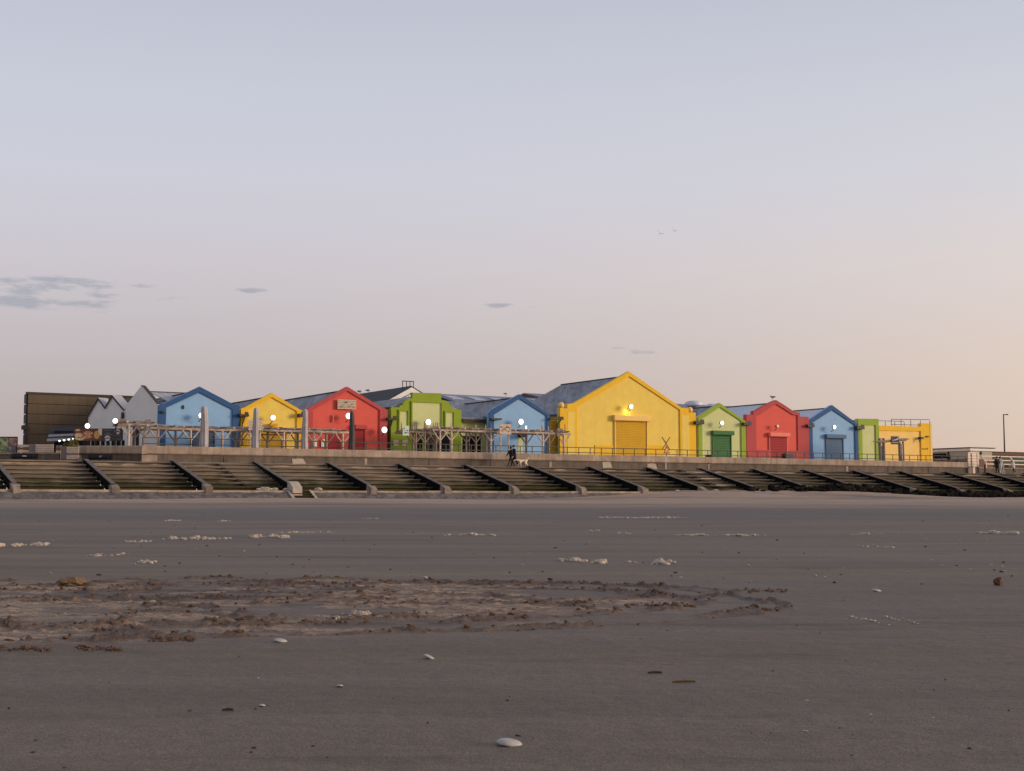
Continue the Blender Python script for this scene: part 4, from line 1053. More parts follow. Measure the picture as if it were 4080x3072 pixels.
sw_ = G().tube([(-.5, 0, -.08), (-.1, 0, -.02), (.25, 0, .05), (.5, 0, .33)], [.02, .05, .07, .02], 6).tube([(.2, 0, .05), (.3, 0, .22), (.34, 0, .05)], .035, 6).tube([(-.5, 0, -.3), (.35, 0, -.28)], .025, 5)
o_ = sw_.obj('swoosh_emblem', M_WINK, gs_); o_.location = (0, -.05, uz(c7(1090, 750), 3.2)[1] - uz(c7(1140, 808), 3.2)[1])

# promenade railing
VR = 2.0
ua = uz(c1(1690, 880), VR)[0]; ub = uz(c8(1480, 850), VR)[0]
rail = thing('promenade_railing', 'long two bar metal railing along the upper promenade', 'railing', W(ua, VR, Z0))
zr1 = uz(c5(600, 990), VR)[1] - Z0; zr2 = zr1 * .62
Lr = ub - ua; nseg = 22
for z_ in (zr1, zr2):
    for k in range(nseg): G().tube([(Lr * k / nseg, 0, z_), (Lr * (k + 1) / nseg, 0, z_)], .038, 6).obj('rail', M_STEEL, rail)
np_ = int(Lr / 1.2)
pm = G().tube([(0, 0, 0), (0, 0, zr1)], .038, 6).obj('post', M_STEEL, rail)
for k in range(1, np_ + 1): c_ = link_copy(pm, rail); c_.location.x = Lr * k / np_
# parasols, closed
def parasol(label, c, x, ytop, ybot, v, m, w=.30):
    u, zt = uz(c(x, ytop), v)
    t = thing('parasol', label, 'parasol', W(u, v, Z0), TH, 'closed parasols')
    h = zt - Z0
    G().tube([(0, 0, 0), (0, 0, h - .05)], .04, 8).obj('pole', M_TIMB, t)
    G().box(-.35, .35, -.35, .35, 0, .09).obj('base', M_CONC, t)
    g = G(); nz, na = 14, 28
    r3 = random.Random(int(x))
    for i in range(nz + 1):
        f = min(i / (nz - 1.6), 1.0) if i < nz - 1 else (.985 if i == nz - 1 else 1.0); f = f * .96 if i < nz - 1 else f; z_ = .42 + (h - .42) * f
        r_ = w * (1.0 - .36 * f) * (1 if i < nz - 1 else .82 if i == nz - 1 else .35) * (.85 if i == 0 else 1)
        for j in range(na):
            a_ = 2 * math.pi * j / na
            g.v.append((r_ * (1 + .14 * math.sin(a_ * 7 + f * 2.5)) * math.cos(a_) + .03 * math.sin(f * 5 + x), r_ * (1 + .14 * math.sin(a_ * 7 + f * 2.5)) * math.sin(a_), z_))
    for i in range(nz):
        for j in range(na): g.f.append((i * na + j, i * na + (j + 1) % na, (i + 1) * na + (j + 1) % na, (i + 1) * na + j))
    g.f.append(tuple(nz * na + j for j in range(na)))
    g.obj('canopy', m, t, True)
    G().tube([(0, 0, h * .5 - .04), (0, 0, h * .5 + .04)], w * .84, 16).obj('strap', m, t)
parasol('tall closed pale parasol in front of the first blue house', c2, 640, 502, 970, 1.2, M_CANV, .33)
parasol('closed pale parasol in front of the yellow house plank sign', c2, 1248, 520, 990, 1.2, M_CANV, .27)
parasol('closed pale parasol between the small yellow and red houses', c2, 1832, 535, 1000, 1.2, M_CANV, .27)
parasol('closed dark parasol in front of the large red house', c3, 602, 560, 1000, 1.2, M_CANVD, .25)

# hoarding, lamps, kiosk at the left
YH = Yc + 4.0
x0, z1 = atY(c1(878, 765), YH); x1, z0 = atY(c1(1452, 912), YH)
hb = thing('food_hoarding', 'long hoarding with a bread picture and dark lettered panel', 'billboard', (x0, YH, ZP), 0)
w_ = x1 - x0
G().box(0, w_, 0, .1, z0 - ZP, z1 - ZP).obj('panel', mat('charcoal board', srgb(78, 70, 72), .7, .1), hb)
M_LOAF1 = pattern('printed cream bread', [(200, 140, 96), (232, 190, 140), (250, 228, 190)], 3.5); M_LOAF2 = pattern('printed brown loaf', [(140, 84, 58), (196, 136, 100), (232, 186, 150)], 3.0)
zc_ = lambda f: z0 - ZP + (z1 - z0) * f
G().box(.03, w_ * .565, -.008, -.002, zc_(.03), zc_(.97)).obj('printed_ground', mat('printed brown ground', srgb(120, 70, 52), .6, .25, 2), hb)
rb = random.Random(9)
for (fx, fz, rx_, rz_, m_) in ((.10, .45, .085, .2, M_LOAF1), (.12, .18, .10, .14, M_LOAF1), (.29, .62, .10, .16, M_LOAF2), (.28, .32, .10, .14, M_LOAF2), (.08, .86, .05, .09, M_LOAF1)):
    pts = [(w_ * (fx + rx_ * math.cos(a_ * .35) * (1 + .1 * math.sin(3 * a_))), zc_(min(.95, max(.05, fz + rz_ * math.sin(a_ * .35))))) for a_ in range(18)]
    G().prism(pts, -.02, -.009).obj('printed_loaf', m_, hb)
G().prism([(w_ * (.47 + .06 * math.cos(a_ * .4)), zc_(.48 + .33 * math.sin(a_ * .4))) for a_ in range(16)], -.02, -.009).obj('printed_jar', mat('printed amber', srgb(206, 160, 96), .5, .15), hb)
G().box(w_ * .50, w_ * .575, -.014, -.009, zc_(.45), zc_(.98)).obj('printed_note', mat('printed cream', srgb(226, 206, 170), .6, .05), hb)
for (fx, fz) in ((.69, .22), (.89, .74)):
    G().prism([(w_ * fx + .22 * math.cos(a_ * .4), zc_(fz) + .2 * math.sin(a_ * .4)) for a_ in range(16)], -.01, -.003).obj('round_emblem', M_WINK, hb)
    G().tube([(w_ * fx - .2, -.02, zc_(fz) - .05), (w_ * fx, -.02, zc_(fz) + .03), (w_ * fx + .2, -.02, zc_(fz) - .02)], .03, 5).obj('emblem_band', M_BLACK, hb)
for (fx0, fx1, fz) in ((.62, .77, .86), (.65, .74, .62), (.62, .78, .52), (.82, .97, .15), (.82, .97, .44)):
    n_ = 7
    for k in range(n_): G().box(w_ * (fx0 + (fx1 - fx0) * k / n_), w_ * (fx0 + (fx1 - fx0) * (k + .7) / n_), -.008, -.003, zc_(fz) - .045, zc_(fz) + .045).obj('lettering', MATS['grey plank'], hb)
for k in range(8): G().box(w_ * (k + .4) / 8, w_ * (k + .4) / 8 + .1, .1, .2, 0, z0 - ZP + .3).obj('leg', M_BLACK, hb)
def lamp_pole(label, p, Y, zb):
    x, z = atY(p, Y)
    t = thing('lamp_pole', label, 'lamp', (x, Y, zb), 0, 'lamps on poles')
    G().tube([(0, .2, 0), (0, .2, z - zb + .1)], .05, 8).obj('pole', M_GUT, t)
    G().tube([(0, .2, z - zb), (0, .08, z - zb), (0, .0, z - zb)], [.1, .24, .24], 14).obj('housing', M_GUT, t)
    G().ball((0, -.02, z - zb), (.2, .12, .2), 14, 8).obj('lens', M_LAMP, t, True)
lamp_pole('lit lamp above the bread hoarding', c1(1038, 735), YH + .4, ZP)
lamp_pole('lit lamp beside the dark slat screen', c1(1366, 675), YH - .5, ZP)
# kiosk with striped awning and bulbs
YK = Yc + 7
x0, zk0 = atY(c1(585, 920), YK); x1, zk1 = atY(c1(885, 870), YK)
kb = thing('kiosk', 'dark kiosk with slanting grey striped awning below the brown building', 'kiosk', (x0, YK, ZP), math.radians(14))
wk = (x1 - x0) * 1.05
G().box(.3, wk + .6, .9, 3.2, 0, zk0 - ZP + .9).obj('body', M_VOID, kb)
M_AW = mat('grey awning cloth', srgb(126, 124, 126), .8, .1); M_AWD = mat('dark awning cloth', srgb(48, 50, 58), .8, .1)
for k in range(6):
    ya, yb_ = .0 + k * .28, .0 + (k + 1) * .28
    zf = lambda y, x: (zk0 - ZP) + y * .62 + x * .075
    m_ = M_AWD if k in (1, 3, 4, 5) else M_AW
    v_ = [(-.2 + k * .03, ya, zf(ya, 0)), (wk + .4, ya, zf(ya, wk)), (wk + .4, yb_, zf(yb_, wk)), (-.2 + k * .03, yb_, zf(yb_, 0))]
    v_ += [(a_, b__, c__ + .05) for a_, b__, c__ in v_]
    obj('awning_stripe', v_, [(0, 1, 2, 3), (4, 5, 6, 7), (0, 1, 5, 4), (1, 2, 6, 5), (2, 3, 7, 6), (3, 0, 4, 7)], m_, kb)
for k, xx in enumerate((705, 760, 815, 865)):
    x, z = atY(c1(xx, 912 - k * 8), YK - .3)
    b_ = thing('string_bulb', 'lit bulb hanging under the kiosk awning, %s from the left' % ('first', 'second', 'third', 'fourth')[k], 'bulb', (x, YK - .3, z), 0, 'bulbs under the awning')
    G().ball((0, 0, 0), (.09, .09, .07), 10, 7).obj('globe', M_BULB, b_, True); G().tube([(0, 0, .08), (0, 0, .3)], .025, 6).obj('cap', M_BLACK, b_)
# shrub in front of the kiosk
def shrub(label, p0, p1, Y):
    x0, z1 = atY(p0, Y); x1, z0 = atY(p1, Y)
    t = thing('shrub', label, 'shrub', ((x0 + x1) / 2, Y, ZP - .1), 0)
    g = G(); r3 = random.Random(3); w2 = (x1 - x0) / 2; hh = z1 - ZP + .1
    for k in range(900):
        a_, b_ = r3.uniform(0, 2 * math.pi), r3.random() ** .5
        x, y = w2 * b_ * math.cos(a_), .5 * b_ * math.sin(a_)
        z = hh * (.15 + .85 * r3.random() * (1 - .5 * b_ ** 2) * (1 + .15 * math.sin(5 * x)))
        s = r3.uniform(.05, .1); d1 = Vector((r3.gauss(0, 1), r3.gauss(0, 1), r3.gauss(0, 1))).normalized(); d2 = d1.cross(Vector((r3.gauss(0, 1), r3.gauss(0, 1), .3))).normalized()
        c_ = Vector((x, y, z)); g.add([c_ - d1 * s, c_ + d2 * s * .5, c_ + d1 * s, c_ - d2 * s * .5], [(0, 1, 2, 3)])
    g.obj('foliage', mat('olive leaves', srgb(92, 88, 44), .8, .4, 9), t)
    for k in range(5): G().tube([(w2 * (k - 2) * .3, 0, 0), (w2 * (k - 2) * .4, 0, hh * .6)], .025, 5).obj('stem', M_TIMBD, t)
    G().box(-w2 * .9, w2 * .9, -.3, .3, 0, .22).obj('planter', M_CONCD, t)
shrub('low olive green shrub in front of the lit kiosk', c1(738, 888), c1(945, 975), Yc + 1.2)

# crossing sign on the lower promenade
u0, zb_ = uz((2653, 1872), -1.6); 
cs = thing('crossing_sign', 'X shaped crossbuck with warning triangle on a thin white post', 'sign', W(u0, -1.6, Z_PROM))
zt = uz((2653, 1780), -1.6)[1] - Z_PROM
G().tube([(0, 0, 0), (0, 0, zt + .7)], .035, 8).obj('post', M_WHITE, cs)
M_CB = mat('weathered back of sign', srgb(176, 134, 66), .7, .1)
for s in (-1, 1): G().tube([(-s * .42, -.06 - .03 * s, zt - .22), (s * .42, -.06 - .03 * s, zt + .85)], .055, 4).obj('cross_arm', M_CB, cs)
tri = [(-.36, zt - .60), (.36, zt - .60), (0, zt + .12)]
tr_ = G().prism(tri, -.16, -.13).obj('warning_triangle', mat('red sign border', srgb(150, 74, 40), .6, .05), cs)
G().prism([(-.22, zt - .52), (.22, zt - .52), (0, zt - .08)], -.172, -.162).obj('white_field', M_PALEY, tr_)
G().box(-.1, .1, -.18, -.173, zt - .5, zt - .44).obj('symbol', M_BLACK, tr_); G().ball((.02, -.176, zt - .36), (.05, .006, .05), 8, 5).obj('symbol', M_BLACK, tr_)
# things on the upper promenade by the wall
u0, _ = uz(c6(377, 940), 1.4); zt = uz(c6(377, 930), 1.4)[1] - Z0
o_ = thing('litter_bin', 'dark low bin behind the wall before the small green house', 'bin', W(u0, 1.4, Z0))
G().tube([(0, 0, 0), (0, 0, zt * .5), (0, 0, zt - .08)], [.34, .38, .4], 16).obj('bin_body', M_BLACK, o_); G().tube([(0, 0, zt - .075), (0, 0, zt - .02), (0, 0, zt + .02)], [.44, .42, .2], 16).obj('lid', M_GUT, o_)
u0, _ = uz(c6(1255, 940), 1.4); u1, _ = uz(c6(1350, 940), 1.4); zt = uz(c6(1300, 916), 1.4)[1] - Z0
o_ = thing('slatted_planter', 'dark slatted box standing before the red house door at right', 'planter', W((u0 + u1) / 2, 1.4, Z0))
for k in range(5): G().box(-(u1 - u0) / 2, (u1 - u0) / 2, -.3 - .01 * (k % 2), .3, zt * k / 5 + .01, zt * (k + 1) / 5 - .02).obj('slat', M_BLACK, o_)
for k in range(6): G().tube([((k - 2.5) * .18, 0, zt - .05), ((k - 2.5) * .2, .05, zt + .14 + .05 * (k % 2))], .03, 5, .01).obj('stem', M_GUT, o_)
u0, _ = uz(c8(1395, 885), 1.4); zt = uz(c8(1395, 868), 1.4)[1] - Z0
o_ = G().ball((-.35, 0, zt * .55), (.5, .35, zt * .5), 12, 7, .06, rnd).ball((.45, 0, zt * .5), (.55, .35, zt * .46), 12, 7, .06, rnd).obj('bag', M_BLACK, None, True)
o_.location = W(u0, 1.4, Z0); o_.rotation_euler.z = TH; tag(o_, 'black bags heaped behind the wall near its right end', 'bag')

# ------------------------------------------------------------------ right-hand end: gate, ramp, railing, lamp
VG = -.2
ug0, zg1 = uz(c8(1508, 770), VG); ug1, _ = uz(c8(1642, 770), VG)
gt = thing('flood_gate', 'tall white panelled flood gate standing open at the wall end', 'gate', W(ug0, VG, Z_PROM))
wg = ug1 - ug0; hg = zg1 - Z_PROM
M_GATE = paint('cream gate paint', 236, 214, 190, bump=0)
cols = [(0, .22), (.36, .78), (.86, 1.0)]
G().box(.02, wg - .02, .1, .2, .7, hg - .05).obj('frame', M_TIMBD, gt)
for (f0, f1) in cols:
    nrow = 5
    for k in range(nrow): G().box(wg * f0, wg * f1, 0, .099, .75 + (hg - .8) * k / nrow + .02, .75 + (hg - .8) * (k + 1) / nrow - .02).obj('panel', M_GATE, gt)
G().box(0, wg, -.02, .098, hg - .045, hg + .05).obj('top_rail', M_GATE, gt)
G().box(0, wg * .35, .02, .3, 0, .70).obj('pier', M_CONC, gt); G().box(wg * .40, wg * .60, -.02, .12, 0, .72).obj('lower_panel', M_GATE, gt); G().box(wg * .62, wg, .05, .3, 0, .69).obj('pier', M_CONCD, gt)
VW = 1.0
uw0, zw = uz(c8(1740, 965), VW); uw1 = uw0 + 22
rw = thing('ramp_wall', 'low concrete wall under the white railing at the right edge', 'wall', W(uw0 - 1.5, VW, Z_PROM - .02))
for k in range(4): G().box(k * 6 + .01, k * 6 + 5.99, 0, .5, 0, zw - Z_PROM).obj('wall_panel', M_CONCD, rw)
for k in range(4): G().box(k * 6 + .01, k * 6 + 5.99, -.08, .55, zw - Z_PROM + .002, zw - Z_PROM + .09).obj('coping_block', M_CONC, rw)
wr = thing('white_railing', 'white three bar railing with bent posts at the right edge', 'railing', W(uw0, VW + .2, zw + .05))
hr = uz(c8(1760, 815), VW)[1] - zw
for z_ in (.98, .64, .32): G().tube([(.1, .35 - .3 * (1 - z_), hr * z_), (20, .35 - .3 * (1 - z_), hr * z_)], .06, 8).obj('rail', M_GATE, wr)
sp_ = uz(c8(2075, 900), VW)[0] - uw0
for k in range(7):
    x_ = sp_ * k / 1.9
    G().tube([(x_ + .2, 0, 0), (x_ + .15, 0, hr * .45), (x_ - .12, .35, hr)], .085, 7).obj('post', M_GATE, wr)
u0, _ = uz(c8(1722, 1000), -.6); zt = uz(c8(1722, 912), -.6)[1] - Z_PROM
o_ = thing('bollard', 'dark slim bollard between the flood gate and the white railing', 'bollard', W(u0, -.6, Z_PROM)); G().tube([(0, 0, 0), (0, 0, zt - .1), (0, 0, zt)], [.1, .09, .05], 12).obj('shaft', M_GUT, o_); G().box(-.16, .16, -.16, .16, 0, .07).obj('foot', M_GUT, o_)
u0, z0 = uz(c8(1968, 760), 45); _, z1 = uz(c8(1955, 292), 45)
lp = thing('street_lamp', 'tall thin grey street lamp at the far right', 'street lamp', W(u0, 45, ZP))
G().tube([(0, 0, 0), (0, 0, 2), (0, 0, z1 - ZP)], [.16, .13, .08], 10).obj('column', M_GUT, lp)
hd = uz(c8(1992, 292), 45)[0] - u0
G().tube([(-.1, 0, z1 - ZP), (hd * .5, 0, z1 - ZP + .04), (hd + .3, 0, z1 - ZP + .06)], [.07, .07, .1], 8).obj('lamp_head', M_GUT, lp)
# ------------------------------------------------------------------ people and the dog
M_SKIN = mat('skin', srgb(196, 150, 126), .6, .05); M_HAIRD = mat('dark hair', srgb(40, 32, 30), .6, .15)
def skin_mesh(V, E, R, sub=2):
    me_ = bpy.data.meshes.new('sk'); me_.from_pydata(V, E, [])
    o = bpy.data.objects.new('sk', me_); COL.objects.link(o)
    o.modifiers.new('s', 'SKIN').use_smooth_shade = True
    for i, r in enumerate(R):
        sv = me_.skin_vertices[0].data[i]; sv.radius = r if isinstance(r, tuple) else (r, r); sv.use_root = (i == 0)
    s_ = o.modifiers.new('ss', 'SUBSURF'); s_.levels = sub; s_.render_levels = sub
    dg = bpy.context.evaluated_depsgraph_get(); dg.update()
    out = bpy.data.meshes.new_from_object(o.evaluated_get(dg))
    bpy.data.objects.remove(o); bpy.data.meshes.remove(me_)
    return out
def person(label, loc, rot, h, coat, legs, shoes, stride=.25, lean=0.0, arms=((.15, -.1), (-.15, .1)), hat=None, hair=None, back_kick=0.0, hood=False, bulk=1.0, group='people'):
    k = h / 1.75
    J = {}
    pel = Vector((0, 0, .93)); up = Vector((math.sin(lean), 0, math.cos(lean)))
    J['pel'] = pel; J['waist'] = pel + up * .17; J['chest'] = pel + up * .40; J['neck'] = pel + up * .575; J['head'] = pel + up * .70 + Vector((.02, 0, 0)); J['crown'] = pel + up * .79 + Vector((.015, 0, 0)); J['nose'] = J['head'] + Vector((.115, 0, -.01))
    R = {'pel': (.155 * bulk, .12 * bulk), 'waist': (.15 * bulk, .115 * bulk), 'chest': (.175 * bulk, .13 * bulk), 'neck': .058, 'head': (.085, .1), 'crown': (.06, .07), 'nose': .014}
    E = [('pel', 'waist'), ('waist', 'chest'), ('chest', 'neck'), ('neck', 'head'), ('head', 'crown'), ('head', 'nose')]
    bone = {e: 'coat' for e in E}; bone[('chest', 'neck')] = 'coat'; bone[('neck', 'head')] = bone[('head', 'crown')] = bone[('head', 'nose')] = 'skin'
    for sgn, n_, sw_, am in ((1, 'l', stride, arms[0]), (-1, 'r', -stride, arms[1])):
        a = 'h' + n_, 'k' + n_, 'a' + n_, 't' + n_
        kick = back_kick if sw_ < 0 else 0
        J[a[0]] = Vector((0, .095 * sgn, .88)); J[a[1]] = Vector((.46 * math.sin(sw_), .10 * sgn, .88 - .43 * math.cos(sw_)))
        sh = sw_ - .12 - kick if sw_ < 0 else sw_ * .7
        J[a[2]] = J[a[1]] + Vector((.40 * math.sin(sh), 0, -.40 * math.cos(sh))); J[a[3]] = J[a[2]] + Vector((.15, .02 * sgn, -.04))
        R[a[0]] = .095 * bulk; R[a[1]] = .068; R[a[2]] = .048; R[a[3]] = .036
        for e, b_ in ((('pel', a[0]), 'legs'), ((a[0], a[1]), 'legs'), ((a[1], a[2]), 'legs'), ((a[2], a[3]), 'shoe')): E.append(e); bone[e] = b_
        s = 's' + n_, 'e' + n_, 'w' + n_
        J[s[0]] = J['chest'] + up * .07 + Vector((0, .19 * sgn * bulk, 0)); J[s[1]] = J[s[0]] + Vector((.28 * math.sin(am[0]), .07 * sgn, -.28 * math.cos(am[0]))); J[s[2]] = J[s[1]] + Vector((.25 * math.sin(am[0] + am[1]), .0, -.25 * math.cos(am[0] + am[1])))
        R[s[0]] = .068 * bulk; R[s[1]] = .052 * bulk; R[s[2]] = .036
        for e in (('chest', s[0]), (s[0], s[1]), (s[1], s[2])): E.append(e); bone[e] = 'coat'
    names = list(J); idx = {n_: i for i, n_ in enumerate(names)}
    zmin = min(J['al'].z, J['ar'].z, J['tl'].z, J['tr'].z) - .045
    V = [tuple(J[n_] * k - Vector((0, 0, zmin * k))) for n_ in names]
    me_ = skin_mesh(V, [(idx[a], idx[b_]) for a, b_ in E], [tuple(x * k for x in R[n_]) if isinstance(R[n_], tuple) else R[n_] * k for n_ in names])
    order = ['coat', 'legs', 'shoe', 'skin']; me_.materials.clear()
    for m_ in (coat, legs, shoes, M_SKIN): me_.materials.append(m_)
    seg = [(Vector(V[idx[a]]), Vector(V[idx[b_]]), order.index(bone[(a, b_)])) for a, b_ in E]
    for p in me_.polygons:
        c_ = p.center; best, bi = 9, 0
        for a, b_, q in seg:
            d = b_ - a; t_ = max(0, min(1, (c_ - a).dot(d) / d.length_squared)); dd = (c_ - a - d * t_).length
            if dd < best: best, bi = dd, q
        if bi == 1 and c_.z > (.74 - zmin) * k: bi = 0            # the coat reaches below the hips
        p.material_index = bi; p.use_smooth = True
    t = thing('person', label, 'person', loc, rot, group)
    o = bpy.data.objects.new('body', me_); COL.objects.link(o); o.parent = t
    hc = Vector(V[idx['head']]); 
    if hair: G().ball((hc.x - .03 * k, 0, hc.z + .035 * k), (.118 * k, .105 * k, .125 * k), 14, 9).obj('hair', hair, t, True)
    if hood: G().ball((hc.x - .035 * k, 0, hc.z + .01 * k), (.14 * k, .135 * k, .17 * k), 14, 9).obj('hood', coat, t, True)
    if hat:
        hh = G().tube([(hc.x, 0, hc.z + .04 * k), (hc.x, 0, hc.z + .10 * k), (hc.x, 0, hc.z + .155 * k), (hc.x, 0, hc.z + .175 * k)], [.118 * k, .122 * k, .09 * k, .02 * k], 16).obj('cap', hat, t, True)
        G().box(hc.x + .08 * k, hc.x + .2 * k, -.07 * k, .07 * k, hc.z + .04 * k, hc.z + .055 * k).obj('peak', hat, hh)
    for n_, sgn in (('l', 1), ('r', -1)):
        w_, e_ = Vector(V[idx['w' + n_]]), Vector(V[idx['e' + n_]]); d = (w_ - e_).normalized()
        fw = Vector((1, 0, 0)) - d * d.x; fw.normalize(); sd = d.cross(fw)
        g = G().tube([w_ - d * .02 * k, w_ + d * .05 * k, w_ + d * .09 * k], [.026 * k, .036 * k, .034 * k], 8)
        for q in range(4):
            b_ = w_ + d * .085 * k + fw * (q - 1.5) * .017 * k; ln = (.062, .072, .068, .052)[q] * k
            g.tube([b_, b_ + d * ln * .55, b_ + d * ln * .9 - sd * sgn * ln * .3], [.0095 * k, .009 * k, .006 * k], 6)
        b_ = w_ + d * .035 * k + fw * .03 * k; g.tube([b_, b_ + (fw + d) * .03 * k, b_ + (fw * .6 + d) * .05 * k], [.011 * k, .01 * k, .007 * k], 6)
        g.obj('hand', M_SKIN, t, True)
    return t
def cloth(n, r, g_, b_): return mat(n, srgb(r, g_, b_), .9, .12, 8)
M_COATB, M_COATN, M_TRD = cloth('black coat', 24, 23, 25), cloth('charcoal coat', 34, 32, 34), cloth('dark trousers', 34, 28, 30)
M_SHOE = cloth('dark shoes', 36, 32, 32); M_BROWNTR = cloth('dark brown trousers', 46, 34, 32)
uc, _ = uz((2040, 1860), -1.9)
person('walker in dark jacket swinging one arm, left of the pair with the dog', W(uc - .28, -2.2, Z_PROM), math.pi + TH * .55, 1.66, M_COATN, M_COATN, M_SHOE, .38, .04, ((-.15, .2), (.55, .15)), hair=M_HAIRD, bulk=1.4)
person('walker in black coat and cap, right of the pair with the dog', W(uc + .42, -1.55, Z_PROM), math.pi + TH * .55, 1.78, M_COATB, M_BROWNTR, M_SHOE, -.34, .03, ((.2, .2), (-.1, .2)), hat=M_BLACK, bulk=1.42)
ur, _ = uz(c8(1265, 850), 2.6)
person('person in dark hooded jacket standing behind the wall near the pavilion', W(ur, 2.6, Z0), -math.pi / 2 + .6, 1.62, M_COATB, M_TRD, M_SHOE, .04, 0, hood=True)
M_LILAC, M_PALEC, M_PALET = cloth('lilac top', 206, 194, 206), cloth('pale grey jacket', 222, 212, 202), cloth('stone trousers', 204, 190, 174)
def at8(x): return uz(c8(x, 1050), -1.7)[0]
person('person in long black coat standing at the top of the steps', W(at8(1866), -1.8, Z_PROM), math.pi / 2 + TH, 1.76, M_COATB, M_TRD, M_SHOE, .10, 0, ((-.1, .5), (-.1, .5)), hair=M_HAIRD, bulk=1.4)
person('person in pale jacket and stone trousers beside the black coat', W(at8(1950) + .1, -1.3, Z_PROM), 0.4, 1.80, M_PALEC, M_PALET, M_SHOE, .14, .02, ((.4, .8), (-.1, .3)), hat=cloth('yellow knitted hat', 200, 190, 120), hair=M_HAIRD)
person('small person in pale lilac stepping behind the runner', W(at8(2003), -1.2, Z_PROM), math.pi + .5, 1.30, M_LILAC, M_LILAC, M_PALEC, .42, .12, ((.8, .5), (-.5, .4)), hair=cloth('light brown hair', 120, 104, 96))
person('person in lilac top and dark trousers with one heel kicked back', W(at8(2060), -1.9, Z_PROM), math.pi + .35, 1.42, M_LILAC, M_TRD, M_SHOE, .22, .28, ((.7, .9), (.1, .9)), hair=cloth('grey brown hair', 108, 98, 98), back_kick=.9)
# dog
def dog(label, loc, rot):
    V = {'rump': (-.36, 0, .52), 'loin': (-.12, 0, .53), 'chest': (.20, 0, .49), 'neck': (.40, 0, .58), 'poll': (.52, 0, .60), 'brow': (.60, 0, .565), 'muz': (.72, 0, .49),
         't1': (-.46, 0, .60), 't2': (-.54, 0, .72), 't3': (-.52, 0, .86)}
    R = {'rump': (.10, .11), 'loin': (.095, .10), 'chest': (.12, .155), 'neck': .075, 'poll': .07, 'brow': .06, 'muz': .034, 't1': .035, 't2': .032, 't3': .018}
    E = [('rump', 'loin'), ('loin', 'chest'), ('chest', 'neck'), ('neck', 'poll'), ('poll', 'brow'), ('brow', 'muz'), ('rump', 't1'), ('t1', 't2'), ('t2', 't3')]
    for s, n_, sw_ in ((1, 'l', .10), (-1, 'r', -.10)):
        V.update({'st' + n_: (-.30 + sw_ * .5, .09 * s, .33), 'ho' + n_: (-.42 + sw_, .09 * s, .20), 'hp' + n_: (-.37 + sw_, .09 * s, .03), 'hq' + n_: (-.31 + sw_, .09 * s, .02),
                  'el' + n_: (.20 - sw_ * .3, .09 * s, .30), 'wr' + n_: (.22 - sw_, .09 * s, .15), 'fp' + n_: (.21 - sw_ * 1.2, .09 * s, .03), 'fq' + n_: (.27 - sw_ * 1.2, .09 * s, .02)})
        R.update({'st' + n_: .072, 'ho' + n_: .032, 'hp' + n_: .026, 'hq' + n_: .022, 'el' + n_: .055, 'wr' + n_: .032, 'fp' + n_: .027, 'fq' + n_: .022})
        E += [('rump', 'st' + n_), ('st' + n_, 'ho' + n_), ('ho' + n_, 'hp' + n_), ('hp' + n_, 'hq' + n_), ('chest', 'el' + n_), ('el' + n_, 'wr' + n_), ('wr' + n_, 'fp' + n_), ('fp' + n_, 'fq' + n_)]
    nm = list(V); ix = {n_: i for i, n_ in enumerate(nm)}
    me_ = skin_mesh([V[n_] for n_ in nm], [(ix[a], ix[b_]) for a, b_ in E], [R[n_] for n_ in nm])
    m_ = mat('cream fur', srgb(232, 208, 180), .9, .12, 14, .5, 60); me_.materials.clear(); me_.materials.append(m_)
    me_.polygons.foreach_set('use_smooth', [True] * len(me_.polygons))
    t = thing('dog', label, 'dog', loc, rot); o = bpy.data.objects.new('body', me_); COL.objects.link(o); o.parent = t
    for s in (-1, 1): obj('ear', [(.50, .06 * s, .65), (.54, .07 * s, .64), (.49, .105 * s, .55), (.53, .10 * s, .54), (.51, .085 * s, .53)], [(0, 1, 3, 2), (2, 3, 4)], mat('tan fur', srgb(186, 150, 116), .9, .1), t, True)
    G().ball((.755, 0, .49), .022, 8, 6).obj('nose', M_BLACK, t, True)
ud, _ = uz((2080, 1860), -1.9)
dog('cream dog with raised tail walking behind the two dark clad walkers', W(ud - .12, -2.1, Z_PROM), math.pi + TH * .45)

# ------------------------------------------------------------------ gulls
def gull(label, loc, rot, s=1.0):
    t = thing('gull', label, 'gull', loc, rot, 'gulls on the roofs')
    G().tube([(-.26, 0, .19), (-.12, 0, .18), (.02, 0, .20), (.12, 0, .26), (.16, 0, .34), (.2, 0, .36)], [.012, .07, .095, .075, .05, .015], 10).obj('body', M_GULLW, t, True)
    for k in (-1, 1): G().ball((-.08, .085 * k, .22), (.2, .025, .06), 10, 6).obj('wing', M_GULLG, t, True); G().tube([(0, .03 * k, 0), (0, .03 * k, .13)], .009, 5).obj('leg', M_PEB, t)
    G().tube([(.2, 0, .355), (.27, 0, .335)], .014, 5, .004).obj('beak', M_YELD, t)
    t.scale = (s * 1.3,) * 3
for (c_, x_, y_, v_, lab, r_) in ((c6, 1122, 272, FV + 1, 'gull perched on the right red house ridge', 2.6), (c3, 700, 352, VD + 9, 'gull on the dark hall roof, nearer the red gable', .4), (c3, 800, 340, VD + 8, 'gull on the dark hall roof, nearer the metal frame', .4), (c4, 940, 380, 33, 'gull perched on the long sheet roof left of the middle blue gable', 1.0)):
    u, z = uz(c_(x_, y_), v_); gull(lab, W(u, v_, z - .02), r_)
